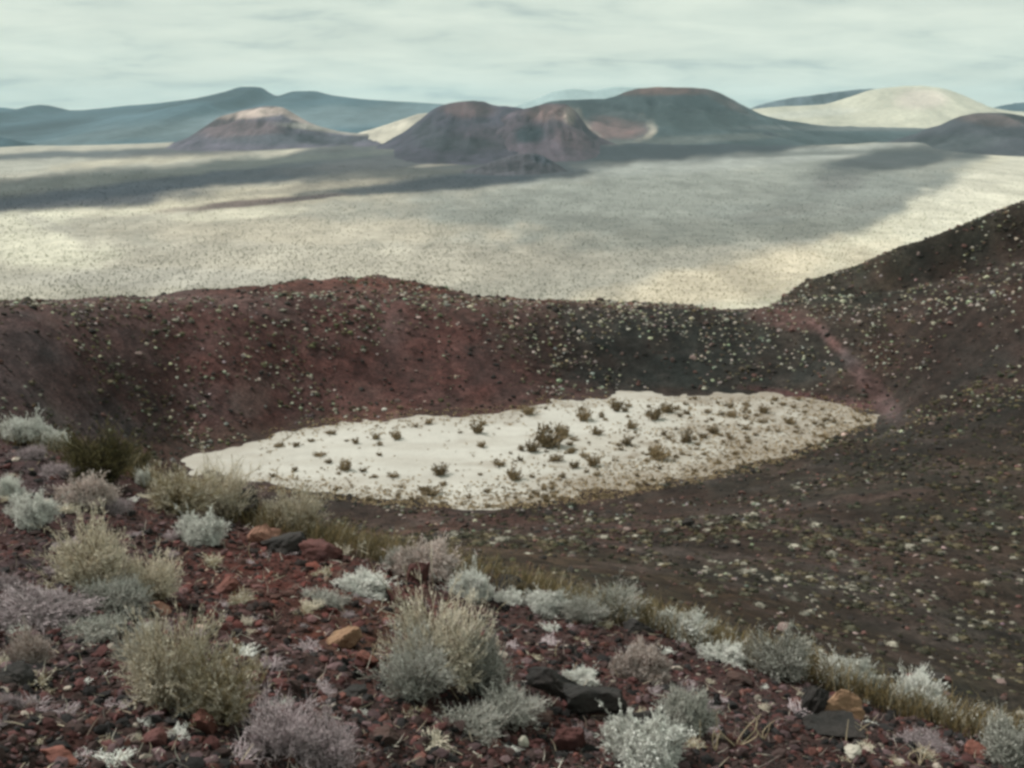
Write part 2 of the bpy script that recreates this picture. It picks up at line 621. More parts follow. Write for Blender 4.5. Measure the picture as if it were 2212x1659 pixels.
def playa():
    n = 220
    xs = np.linspace(-50, 60, n); ys = np.linspace(84, 146, 130)
    X, Y = np.meshgrid(xs, ys)
    Z = PLAYA_Z + .03 * fbm(X / 6, Y / 6, 55, 3)
    V = np.stack([X, Y, Z], -1).reshape(-1, 3)
    i = np.arange((len(ys) - 1) * n).reshape(len(ys) - 1, n)[:, :-1].ravel()
    F = np.stack([i, i + 1, i + n + 1, i + n], -1)
    C = np.zeros(X.shape + (3,)) + np.array((.385, .37, .335))
    px, py = project(X, Y, Z)
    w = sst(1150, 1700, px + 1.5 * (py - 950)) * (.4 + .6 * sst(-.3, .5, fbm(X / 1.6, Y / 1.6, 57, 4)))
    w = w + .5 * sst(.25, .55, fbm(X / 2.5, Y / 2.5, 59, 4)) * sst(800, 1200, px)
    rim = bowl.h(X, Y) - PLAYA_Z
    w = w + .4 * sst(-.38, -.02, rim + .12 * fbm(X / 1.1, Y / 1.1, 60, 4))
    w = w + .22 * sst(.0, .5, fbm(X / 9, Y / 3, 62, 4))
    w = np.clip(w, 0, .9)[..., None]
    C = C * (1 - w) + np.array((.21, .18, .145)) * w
    C *= (1 + .06 * fbm(X / 5, Y / 5, 58, 3))[..., None]
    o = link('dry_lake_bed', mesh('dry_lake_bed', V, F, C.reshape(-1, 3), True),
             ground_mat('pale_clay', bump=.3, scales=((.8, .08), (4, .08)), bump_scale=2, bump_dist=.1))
    tag(o, 'pale clay flat filling the crater floor', None, None, 'structure')


playa()

# ------------------------------------------------------------------ valley
VZ = -150.0


def long_mound(x, y, ax, ay, bx, by, w, h):
    dx, dy = bx - ax, by - ay
    L2 = dx * dx + dy * dy
    t = ((x - ax) * dx + (y - ay) * dy) / L2
    q = np.clip(t, 0, 1)
    d = np.hypot(x - ax - q * dx, y - ay - q * dy)
    return h * np.exp(-(d / w) ** 2) * (1 + .4 * fbm(x / 160, y / 160, 151, 3))


def valley_h(x, y):
    return (VZ + long_mound(x, y, -1900, 1750, -350, 2900, 110, 15) + long_mound(x, y, -1500, 1500, -700, 2150, 80, 9)
            + long_mound(x, y, -400, 2250, 350, 2900, 90, 12) + long_mound(x, y, 150, 3900, 1500, 4300, 160, 18)
            + long_mound(x, y, -2600, 3300, -500, 3900, 150, 14)
            + 34 * np.exp(-((x - 2250) / 460) ** 2 - ((y - 3100) / 520) ** 2) + 5 * fbm(x / 700, y / 700, 101, 3) * sst(700, 1400, y) + 1.6 * fbm(x / 130, y / 130, 105, 3)
            + 9 * sst(.45, 1.2, x / y) * sst(900, 3000, y)
            + 26 * np.exp(-((x - 250) / 1300) ** 2 - ((y - 5000) / 1150) ** 2)
            + 26 * np.exp(-((x + 1150) / 900) ** 2 - ((y - 4800) / 700) ** 2)
            + 8 * np.exp(-((x - 2100) / 800) ** 2 - ((y - 4600) / 1000) ** 2)
            + 10 * fbm(x / 900, y / 1400, 131, 3) * sst(2200, 3400, y))


valley_blobs = [
    # broad tones of the plain
    (1350, 520, 900, 130, -3, (.31, .295, .255), .9),
    (700, 560, 560, 70, 0, (.40, .365, .305), .8),
    (1500, 420, 620, 80, -4, (.225, .235, .215), .9),
    (1950, 430, 420, 60, -8, (.205, .215, .20), .85),
    (1250, 480, 300, 22, 2, (.20, .205, .185), .7),
    (1600, 505, 400, 22, -4, (.185, .19, .17), .75),
    (1560, 350, 560, 16, -5, (.31, .32, .30), .8),
    # sunlit fan on the right, its brightness painted into the colour
    (1950, 520, 480, 55, -21, (.56, .525, .42), .97),
    (1560, 610, 330, 45, -12, (.55, .48, .37), .9),
    (2180, 400, 260, 60, -24, (.56, .53, .44), .97),
    (2230, 330, 130, 22, -14, (.52, .48, .38), .8),
    (1820, 395, 55, 20, -5, (.15, .15, .145), .7),
    (1700, 455, 90, 10, -8, (.18, .18, .165), .6),
    (1900, 440, 120, 10, -12, (.18, .18, .165), .5),
    # sunlit ground on the left, painted as cream patches
    (90, 535, 150, 40, 8, (.56, .53, .43), .95),
    (60, 470, 140, 22, 0, (.50, .475, .385), .85),
    (520, 462, 150, 15, -4, (.56, .52, .42), .9),
    (300, 448, 180, 14, -5, (.52, .49, .40), .9),
    (240, 500, 110, 14, 14, (.34, .32, .27), .7),
    (120, 490, 80, 12, 20, (.33, .31, .27), .6),
    (350, 600, 330, 22, 0, (.36, .34, .30), .7),
    (700, 500, 400, 25, 0, (.44, .39, .31), .6),
    (660, 415, 420, 22, -5, (.42, .375, .29), .8),
    (150, 356, 300, 20, -3, (.33, .32, .28), .9),
    (500, 320, 400, 14, -7, (.42, .38, .30), .9),
    (800, 295, 160, 14, -10, (.50, .45, .36), .9),
    # lava flows and cloud shadows, both painted as dark bands
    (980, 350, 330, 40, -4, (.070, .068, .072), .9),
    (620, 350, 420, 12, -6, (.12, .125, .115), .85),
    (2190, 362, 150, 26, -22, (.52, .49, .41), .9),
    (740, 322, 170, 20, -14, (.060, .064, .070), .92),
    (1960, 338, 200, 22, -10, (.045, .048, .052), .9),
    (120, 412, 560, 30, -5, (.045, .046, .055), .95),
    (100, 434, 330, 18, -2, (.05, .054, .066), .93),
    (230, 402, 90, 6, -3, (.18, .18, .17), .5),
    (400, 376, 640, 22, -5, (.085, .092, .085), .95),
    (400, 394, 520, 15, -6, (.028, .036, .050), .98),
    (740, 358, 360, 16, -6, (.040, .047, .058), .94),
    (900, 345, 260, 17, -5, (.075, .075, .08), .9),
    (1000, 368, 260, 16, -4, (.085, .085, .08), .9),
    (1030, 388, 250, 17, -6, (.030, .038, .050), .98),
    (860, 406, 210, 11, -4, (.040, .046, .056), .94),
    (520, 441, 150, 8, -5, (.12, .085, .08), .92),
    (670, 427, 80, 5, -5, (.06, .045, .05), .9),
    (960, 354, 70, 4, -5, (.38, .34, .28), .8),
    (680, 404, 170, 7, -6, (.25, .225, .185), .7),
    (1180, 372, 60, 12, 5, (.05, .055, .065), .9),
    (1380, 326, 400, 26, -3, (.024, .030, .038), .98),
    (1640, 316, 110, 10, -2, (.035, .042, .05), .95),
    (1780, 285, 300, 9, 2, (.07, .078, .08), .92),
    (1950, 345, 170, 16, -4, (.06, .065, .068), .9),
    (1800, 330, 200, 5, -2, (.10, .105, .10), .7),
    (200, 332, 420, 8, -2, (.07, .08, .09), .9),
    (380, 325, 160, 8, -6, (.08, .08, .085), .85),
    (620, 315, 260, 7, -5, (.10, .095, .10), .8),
]


def valley():
    s = np.linspace(-.33, -.0075, 460)
    Y = VZ / s
    A = np.linspace(-1.15, 1.15, 640)
    AA, YY = np.meshgrid(A, Y)
    X = AA * YY
    Z = valley_h(X, YY)
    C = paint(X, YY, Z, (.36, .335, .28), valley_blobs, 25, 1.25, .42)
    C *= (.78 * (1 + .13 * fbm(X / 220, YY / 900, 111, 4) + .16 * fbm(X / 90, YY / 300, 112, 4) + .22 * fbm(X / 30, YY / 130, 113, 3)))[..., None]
    V = np.stack([X, YY, Z], -1).reshape(-1, 3)
    n, m = X.shape
    i = np.arange((n - 1) * m).reshape(n - 1, m)[:, :-1].ravel()
    F = np.stack([i, i + 1, i + m + 1, i + m], -1)
    mat = ground_mat('desert_plain', bump=.5, scales=((.010, .14), (.05, .18), (.16, .22)), bump_scale=.12, bump_dist=3.0,
                     speck=((.13, .24, (.18, .18, .15), .12),))
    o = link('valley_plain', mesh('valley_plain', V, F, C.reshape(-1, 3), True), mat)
    tag(o, 'wide desert plain with lava flows, cloud shadows and sunlit patches painted in', None, None, 'structure')


valley()

# ------------------------------------------------------------------ hills
m_hill = ground_mat('hill_rock', bump=.8, scales=((.006, .14), (.03, .18), (.12, .14)), bump_scale=.03, bump_dist=12.0)


def hill(name, label, sil, Yc, Yf, Yb_, base, blobs=(), pw=1.35, gully=.10, nx=170, ny=90, seed=0, cn=1.0):
    """sil: skyline in measured pixels; crest stands at forward distance Yc, foot at Yf in front and Yb_ behind"""
    sil = np.array(sil, float)
    xs, zs = [], []
    for a, b in sil:
        x, _, z = at(a * K, b * K, Yc)
        xs.append(float(x)); zs.append(float(z))
    xs, zs = np.array(xs), np.array(zs)
    X = np.linspace(xs[0], xs[-1], nx)
    S = pchip(xs, zs, X)
    ww = (xs[-1] - xs[0])
    T = np.linspace(-1, 1, ny)
    XX, TT = np.meshgrid(X, T)
    foot = VZ - 8
    H = np.maximum(S - foot, 0)
    Hm = H.max()
    fw = (0.45 + 0.55 * np.sqrt(H / Hm))                      # lower ends are narrower
    YY = np.where(TT < 0, Yc + TT * (Yc - Yf) * fw, Yc + TT * (Yb_ - Yc) * fw)
    a = np.abs(TT)
    prof = (1 - a) ** pw * (1 + .25 * a)
    prof = prof * (1 - .0)
    g = fbm(XX / (ww * .042) + seed, YY / (ww * .20), 200 + seed, 5, .6)
    g2 = fbm(XX / (ww * .14), YY / (ww * .14), 240 + seed, 3)
    env = sst(0, .20, a) * (1 - sst(.75, 1, a))
    ZZ = foot + H[None, :] * prof * (1 + env * gully * 2.2 * g + env * gully * 1.6 * g2)
    ZZ += (fbm(XX / (ww * .02), YY / (ww * .02), 260 + seed, 3) * Hm * .012) * (1 - sst(.9, 1, a))
    C = paint(XX, YY, ZZ, base, blobs, 300 + seed, .8, .4)
    C *= (.55 * (1 + cn * (.75 * g + .5 * g2 + .35 * fbm(XX / 45, YY / 80, 280 + seed, 4, .65))))[..., None]
    V = np.stack([XX, YY, ZZ], -1).reshape(-1, 3)
    n, m = XX.shape
    i = np.arange((n - 1) * m).reshape(n - 1, m)[:, :-1].ravel()
    F = np.stack([i, i + 1, i + m + 1, i + m], -1)
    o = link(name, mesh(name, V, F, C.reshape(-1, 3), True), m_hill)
    tag(o, label, None, None, 'structure')
    return o


hill('shield_mountain', 'long low blue mountain ridge with two summit knobs on the left horizon',
     [(-1300, 262), (-700, 250), (-300, 238), (0, 231), (45, 236), (90, 226), (150, 238), (300, 226), (420, 213), (490, 197), (525, 187), (560, 187),
      (578, 200), (600, 206), (640, 196), (672, 196), (720, 206), (800, 215), (950, 224), (1150, 236), (1450, 262), (1700, 290)],
     8200, 4700, 11500, (.075, .135, .17),  # blue of the distance haze mixed into the rock colour
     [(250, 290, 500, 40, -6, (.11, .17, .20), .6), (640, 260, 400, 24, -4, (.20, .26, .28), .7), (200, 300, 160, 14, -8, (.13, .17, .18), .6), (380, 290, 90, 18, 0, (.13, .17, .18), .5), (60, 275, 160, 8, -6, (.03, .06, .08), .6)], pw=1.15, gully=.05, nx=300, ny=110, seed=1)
hill('foothill', 'low dark blue foothill at the left edge of the plain',
     [(-420, 330), (-200, 300), (-60, 288), (20, 300), (70, 322), (130, 335)], 4900, 4500, 5400, (.06, .11, .14), seed=2, nx=80, ny=50)
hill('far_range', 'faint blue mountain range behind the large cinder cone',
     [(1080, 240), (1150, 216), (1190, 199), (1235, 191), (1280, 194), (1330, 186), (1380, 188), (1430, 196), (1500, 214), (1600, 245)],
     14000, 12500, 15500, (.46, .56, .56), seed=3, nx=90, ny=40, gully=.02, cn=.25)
hill('dark_ridge', 'dark slanting ridge behind the pale dune mountain',
     [(1560, 262), (1640, 226), (1700, 212), (1760, 203), (1820, 195), (1880, 190), (1930, 194), (2000, 215), (2150, 245)],
     9500, 8300, 10500, (.14, .17, .20), seed=4, nx=90, ny=50)
hill('pale_dune_mountain', 'sunlit dune mountain painted pale cream on the right horizon',
     [(1500, 262), (1600, 240), (1650, 232), (1720, 228), (1780, 224), (1840, 207), (1880, 193), (1930, 186), (1990, 184), (2040, 192), (2085, 207), (2130, 228),
      (2200, 240), (2300, 236), (2420, 225), (2600, 240), (2900, 268)],
     8600, 7000, 9600, (.72, .68, .54), [(1990, 215, 60, 20, 0, (.86, .74, .64), .8), (1750, 245, 120, 8, -4, (.80, .78, .68), .6)], pw=1.3, gully=.035, nx=150, ny=70, seed=5, cn=.35)  # cream tone holds the sunlight between cloud shadows
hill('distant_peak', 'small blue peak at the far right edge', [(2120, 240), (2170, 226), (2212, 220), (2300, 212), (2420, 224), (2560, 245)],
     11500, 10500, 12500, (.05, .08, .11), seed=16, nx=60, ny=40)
hill('pale_topped_cone', 'purple brown cinder cone with a sunlit summit painted pale on the left',
     [(240, 338), (330, 318), (400, 300), (440, 275), (475, 252), (505, 243), (540, 234), (575, 228), (605, 230), (635, 245), (665, 262), (700, 275), (760, 287),
      (850, 290), (950, 296)],
     4650, 3750, 5600, (.13, .115, .15),
     [(560, 243, 95, 10, -6, (.68, .54, .47), .9), (640, 250, 36, 12, 30, (.50, .40, .35), .8), (520, 280, 90, 22, 0, (.19, .13, .135), .7),  # sunlight on the summit rim painted in as pale patches
      (715, 280, 110, 7, 6, (.50, .46, .39), .7), (620, 302, 160, 12, 0, (.085, .09, .11), .8)], pw=1.55, gully=.09, ny=120, seed=6)
hill('pale_dune', 'pale sand rise between the two left cones',
     [(680, 305), (760, 290), (820, 273), (870, 256), (915, 243), (960, 248), (1020, 270), (1100, 300)],
     4750, 4100, 5600, (.70, .64, .53), [(930, 255, 40, 14, 0, (.42, .40, .35), .5)], seed=7, nx=90, ny=50, gully=.03, cn=.35)
hill('large_cinder_cone', 'largest cinder cone with a reddish flat top and a breached side',
     [(1000, 330), (1080, 275), (1150, 232), (1210, 216), (1260, 214), (1300, 214), (1325, 208), (1350, 198), (1385, 189), (1430, 187), (1480, 188), (1520, 190),
      (1545, 196), (1570, 208), (1600, 225), (1630, 240), (1660, 252), (1720, 263), (1800, 272), (1900, 274), (2020, 277), (2150, 290), (2260, 310)],
     6000, 3900, 7400, (.060, .082, .088),
     [(1430, 194, 130, 13, 0, (.20, .105, .085), .95), (1560, 215, 70, 9, 30, (.14, .10, .09), .7), (1330, 275, 66, 30, 0, (.20, .125, .12), .95),
      (1388, 252, 10, 8, 30, (.36, .31, .26), .8), (1405, 266, 10, 10, 0, (.42, .37, .30), .85), (1411, 281, 8, 11, 0, (.46, .41, .34), .85), (1400, 295, 12, 7, -40, (.42, .37, .30), .8), (1376, 306, 17, 6, -30, (.34, .30, .26), .8), (1350, 312, 20, 5, -10, (.24, .22, .20), .7), (1252, 244, 7, 16, -10, (.34, .29, .24), .7), (1266, 272, 7, 18, -25, (.34, .29, .24), .75), (1288, 294, 8, 14, -50, (.28, .24, .21), .7), (1222, 243, 24, 16, 0, (.30, .23, .18), .7),
      (1480, 255, 140, 26, 0, (.040, .056, .056), .8), (1290, 228, 70, 8, 3, (.035, .045, .05), .8), (1480, 303, 200, 10, -3, (.13, .14, .13), .75), (1330, 245, 70, 9, 10, (.07, .085, .09), .8),
      (1900, 276, 300, 7, 0, (.15, .16, .16), .7)],
     pw=1.65, gully=.12, nx=260, ny=170, seed=8)
hill('domed_cinder_cone', 'dark purple domed cinder cone left of the largest cone',
     [(560, 345), (640, 337), (720, 329), (780, 320), (830, 306), (870, 286), (905, 260), (940, 233), (975, 221), (1010, 217), (1040, 218), (1065, 226), (1095, 229), (1125, 232),
      (1150, 250), (1190, 290), (1240, 330)],
     4450, 3150, 5400, (.070, .062, .088),
     [(1010, 236, 60, 18, 0, (.14, .085, .085), .8), (930, 290, 50, 24, 20, (.055, .058, .07), .7), (1050, 295, 70, 26, 0, (.10, .075, .095), .7), (980, 310, 90, 14, 0, (.05, .055, .065), .7)],
     pw=1.75, gully=.075, nx=190, ny=150, seed=9)
hill('eroded_cinder_cone', 'brown eroded cone with a dark hollow in front of the largest cone',
     [(940, 338), (990, 325), (1040, 290), (1080, 255), (1115, 238), (1150, 230), (1185, 223), (1215, 223), (1242, 238), (1256, 256), (1275, 280), (1310, 303), (1370, 320), (1460, 335)],
     4200, 3350, 4900, (.095, .072, .090),
     [(1190, 245, 45, 18, 0, (.20, .13, .12), .8), (1145, 290, 36, 20, -10, (.02, .03, .038), .95), (1200, 275, 14, 26, -25, (.05, .045, .055), .7), (1240, 300, 40, 22, 20, (.11, .075, .085), .8),
      (1230, 250, 14, 18, 0, (.34, .28, .24), .7)],
     pw=1.6, gully=.10, nx=150, ny=130, seed=10)
hill('small_dark_mound', 'small dark lava mound at the foot of the cones',
     [(960, 378), (1030, 362), (1080, 343), (1120, 333), (1150, 330), (1175, 338), (1200, 352), (1230, 372)],
     2960, 2750, 3250, (.085, .08, .095), [(1175, 345, 30, 10, 10, (.05, .06, .08), .8)], pw=1.1, gully=.12, nx=90, ny=60, seed=11)
hill('small_pointed_hill', 'small pointed dark hill right of the largest cone',
     [(1470, 330), (1560, 312), (1610, 302), (1640, 290), (1660, 284), (1685, 292), (1710, 306), (1760, 320)],
     4800, 4560, 5200, (.075, .085, .095), pw=1.1, gully=.1, nx=90, ny=60, seed=12)
hill('right_cinder_cone', 'dark rounded cinder cone at the right edge',
     [(1780, 352), (1850, 344), (1910, 330), (1965, 308), (2010, 284), (2050, 262), (2085, 248), (2120, 243), (2165, 243), (2212, 250), (2300, 262), (2450, 290), (2650, 335)],
     4400, 3300, 5500, (.066, .066, .078),
     [(2140, 258, 70, 14, 5, (.125, .09, .085), .8), (2020, 320, 130, 22, -8, (.09, .10, .105), .7)], pw=1.6, gully=.11, nx=150, ny=130, seed=13)

# ------------------------------------------------------------------ haze
def haze():
    x0, x1, y0, y1, z0, z1 = -26000, 26000, -900, 21500, -200, 420
    V = [(x, y, z) for z in (z0, z1) for y in (y0, y1) for x in (x0, x1)]
    F = [(0, 2, 3, 1), (4, 5, 7, 6), (0, 1, 5, 4), (2, 6, 7, 3), (0, 4, 6, 2), (1, 3, 7, 5)]
    m = bpy.data.materials.new('haze')
    m.use_nodes = True
    t = m.node_tree
    t.nodes.remove(t.nodes['Principled BSDF'])
    pv = NN(t, 'ShaderNodeVolumePrincipled')
    pv.inputs['Color'].default_value = (.62, .90, 1.0, 1)
    pv.inputs['Density'].default_value = 2.7e-5
    pv.inputs['Anisotropy'].default_value = 0.0
    t.links.new(pv.outputs[0], t.nodes['Material Output'].inputs['Volume'])
    o = link('haze', mesh('haze', V, F), m)
    tag(o, 'thin blue desert haze over the valley', None, None, 'stuff')


haze()

# ------------------------------------------------------------------ small mesh kits
def ico(sub=1):
    import bmesh
    bm = bmesh.new()
    bmesh.ops.create_icosphere(bm, subdivisions=sub, radius=1)
    V = np.array([v.co[:] for v in bm.verts])
    F = np.array([[v.index for v in f.verts] for f in bm.faces])
    bm.free()
    return V, F


def rock_kit(sub, seed, cuts=7, rough=.12):
    r = np.random.default_rng(seed)
    V, F = ico(sub)
    V = V * (1 + r.normal(0, rough, (len(V), 1)))
    for _ in range(cuts):
        n = r.normal(0, 1, 3); n /= np.linalg.norm(n)
        d = r.uniform(.40, .78)
        e = V @ n - d
        V = V - np.where(e > 0, e * .92, 0)[:, None] * n
    V = V * np.array([r.uniform(.8, 1.25), r.uniform(.7, 1.1), r.uniform(.5, .85)])
    return V, F


def tubes(P, R, sides=3):
    """P (N,K,3) paths, R (N,K) radii"""
    N, Kn, _ = P.shape
    T = np.zeros_like(P)
    T[:, 1:-1] = P[:, 2:] - P[:, :-2]
    T[:, 0] = P[:, 1] - P[:, 0]
    T[:, -1] = P[:, -1] - P[:, -2]
    T /= np.linalg.norm(T, axis=-1, keepdims=True) + 1e-9
    ref = np.zeros_like(T); ref[..., 0] = .3; ref[..., 1] = .95
    U = np.cross(T, ref); U /= np.linalg.norm(U, axis=-1, keepdims=True) + 1e-9
    W = np.cross(T, U)
    V = []
    for s in range(sides):
        a = 2 * math.pi * s / sides
        V.append(P + R[..., None] * (math.cos(a) * U + math.sin(a) * W))
    V = np.stack(V, 2)                                  # N,K,sides,3
    idx = np.arange(N * Kn * sides).reshape(N, Kn, sides)
    a = idx[:, :-1]; b = idx[:, 1:]
    F = np.stack([a, np.roll(a, -1, 2), np.roll(b, -1, 2), b], -1).reshape(-1, 4)
    return V.reshape(-1, 3), F


def twigs(n, r, seed, spread=1.0, base=.12, height=1.0, curl=.25, fork=2, thick=.006, up=.35, fill=.5):
    """branching twig bundle inside a dome of unit radius"""
    g = np.random.default_rng(seed)
    az = g.uniform(0, 2 * math.pi, n)
    el = np.arcsin(np.clip(g.uniform(0, 1, n) ** .8 * (1 - up) + up * g.uniform(.1, 1, n), .02, .99))
    d = np.stack([np.cos(el) * np.cos(az) * spread, np.cos(el) * np.sin(az) * spread, np.sin(el) * height], -1)
    L = g.uniform(.55, 1.0, n) ** fill
    # uneven outline
    L *= 1 + .30 * np.sin(az * 3 + g.uniform(0, 6)) * np.cos(el) + .20 * np.sin(az * 5 + el * 7 + g.uniform(0, 6))
    L = np.where(g.uniform(0, 1, n) < .05, L * g.uniform(1.1, 1.5, n), L)
    p0 = g.normal(0, base, (n, 3)); p0[:, 2] = np.abs(p0[:, 2]) * .2 - .03
    p3 = d * L[:, None]
    mid = (p0 + p3) / 2 + g.normal(0, curl * .22, (n, 3)) + np.array([0, 0, .08])
    q = (mid + p3) / 2 + g.normal(0, curl * .14, (n, 3))
    P = np.stack([p0, mid, q, p3], 1)
    R = np.stack([np.full(n, thick * 1.6), np.full(n, thick * 1.2), np.full(n, thick), np.full(n, thick * .35)], 1)
    S = (P, R)
    tipsP, tipsR = [], []
    for k in range(fork):
        t = g.uniform(.35, .95, n)[:, None]
        st = np.where(t < .66, mid + (q - mid) * ((t - .33) / .33), q + (p3 - q) * ((t - .66) / .34))
        dd = d + g.normal(0, .55, (n, 3)) + np.array([0, 0, .25])
        dd /= np.linalg.norm(dd, axis=1, keepdims=True)
        ln = g.uniform(.10, .28, n)[:, None]
        e = st + dd * ln
        m = (st + e) / 2 + g.normal(0, .02, (n, 3))
        tipsP.append(np.stack([st, m, e], 1))
        tipsR.append(np.stack([np.full(n, thick * .8), np.full(n, thick * .7), np.full(n, thick * .25)], 1))
    return S, (np.concatenate(tipsP), np.concatenate(tipsR))


def leaflets(P, g, n, size, lo=.4):
    """tiny leaf faces sprinkled along paths P (N,K,3)"""
    N, Kn, _ = P.shape
    i = g.integers(0, N, n)
    t = g.uniform(lo, 1, n) * (Kn - 1)
    k = np.minimum(t.astype(int), Kn - 2)
    f = (t - k)[:, None]
    c = P[i, k] * (1 - f) + P[i, k + 1] * f + g.normal(0, size * .5, (n, 3))
    a = g.normal(0, 1, (n, 3)); a /= np.linalg.norm(a, axis=1, keepdims=True)
    b = np.cross(a, g.normal(0, 1, (n, 3))); b /= np.linalg.norm(b, axis=1, keepdims=True) + 1e-9
    s = size * g.uniform(.5, 1.4, n)[:, None]
    V = np.stack([c - a * s, c + b * s * .45, c + a * s, c - b * s * .45], 1).reshape(-1, 3)
    F = np.arange(n * 4).reshape(n, 4)
    return V, F


def join(parts):
    Vs, Fs, o = [], [], 0
    for V, F in parts:
        Vs.append(V); Fs.append(F + o); o += len(V)
    return np.concatenate(Vs), np.concatenate(Fs)


# plant kits: each a (stems mesh, foliage mesh) pair of unit radius
MATS = {
    'white': (plain_mat('bleached_stem', (.34, .32, .28), (.22, .20, .18)), plain_mat('bleached_foliage', (.84, .84, .79), (.66, .66, .62), trans=.22, var=.12)),
    'lilac': (plain_mat('grey_stem', (.20, .17, .17), (.12, .10, .10)), plain_mat('lilac_foliage', (.54, .455, .465), (.38, .32, .335), trans=.22, var=.15)),
    'cream': (plain_mat('straw_stem', (.38, .31, .21), (.18, .145, .10)), plain_mat('cream_foliage', (.72, .65, .52), (.50, .46, .39), trans=.22, var=.12)),
    'olive': (plain_mat('olive_stem', (.24, .18, .09), (.11, .09, .055)), plain_mat('olive_foliage', (.25, .19, .085), (.66, .62, .53), trans=.22, nscale=5, var=.12)),
    'grey': (plain_mat('dull_stem', (.22, .20, .17), (.12, .11, .10)), plain_mat('grey_foliage', (.52, .51, .46), (.37, .37, .34), trans=.22, var=.15)),
    'dark': (plain_mat('dark_stem', (.06, .052, .035), (.035, .033, .023)), plain_mat('dark_foliage', (.12, .105, .05), (.20, .17, .08), trans=.22, var=.15)),
    'pinkish': (plain_mat('pinkish_stem', (.30, .22, .17), (.16, .12, .10)), plain_mat('pinkish_foliage', (.66, .55, .50), (.50, .45, .43), trans=.22, var=.12)),
}


def plant_kit(kind, form, seed):
    g = np.random.default_rng(seed)
    if form == 'cushion':
        S, T = twigs(900, 1, seed, spread=1.0, height=.78, curl=.12, fork=3, thick=.011, base=.25, up=.15, fill=.3)
        nl, ls, lo = 6500, .034, .66
    elif form == 'airy':
        S, T = twigs(330, 1, seed, spread=.98, height=1.35, curl=.45, fork=6, thick=.0068, base=.16, up=.30, fill=1.05)
        nl, ls, lo = 2400, .024, .55
    elif form == 'broom':
        S, T = twigs(560, 1, seed, spread=.78, height=1.25, curl=.22, fork=3, thick=.0070, base=.16, up=.5, fill=.6)
        nl, ls, lo = 1800, .024, .5
    else:  # mat
        S, T = twigs(420, 1, seed, spread=1.0, height=.35, curl=.25, fork=3, thick=.010, base=.35, up=.05, fill=.7)
        nl, ls, lo = 1500, .030, .35
    V1, F1 = tubes(*S)
    lv = leaflets(S[0], g, nl, ls, lo)
    V2, F2 = join([tubes(*T), lv, leaflets(T[0], g, nl // 2, ls, .2)])
    return mesh(kind + '_stems', V1, F1), mesh(kind + '_foliage', V2, F2)


KITS = {}


def kit(kind, form, i):
    k = (kind, form, i)
    if k not in KITS:
        s, f = plant_kit(kind, form, 1000 + 13 * i + 101 * ['cushion', 'airy', 'broom', 'mat'].index(form) + 7 * len(kind))
        s.materials.append(MATS[kind][0]); f.materials.append(MATS[kind][1])
        KITS[k] = (s, f)
    return KITS[k]


ASPECT = {'cushion': .75, 'airy': 1.3, 'broom': 1.25, 'mat': .38}


def plant(name, label, cat, px, py, w, h, kind, form, i=0, group=None):
    """px, py: foot of the plant in measured pixels; w, h its size there"""
    x, y, z = near_hit(px, py)
    depth = y * CP - z * SP
    rad = w * 1.04 * K / FPX * depth / 2
    hh = h * K / FPX * depth / CP / 1.05
    y += rad * .35
    z = float(near.h(x, y))
    e = bpy.data.objects.new(name, None)
    e.empty_display_size = .1
    COL.objects.link(e)
    e.location = (x, y, z - .01)
    e.rotation_euler = (PA * .35 * random.uniform(-1, .2), PB * .5, random.uniform(0, 6.28))
    e.scale = (rad, rad, max(.25 * rad, hh / ASPECT[form] * (1.03 if form != 'mat' else .65)))
    s, f = kit(kind, form, i % 3)
    link('stems', s, None, e)
    link('foliage', f, None, e)
    tag(e, label, cat, group)
    return e


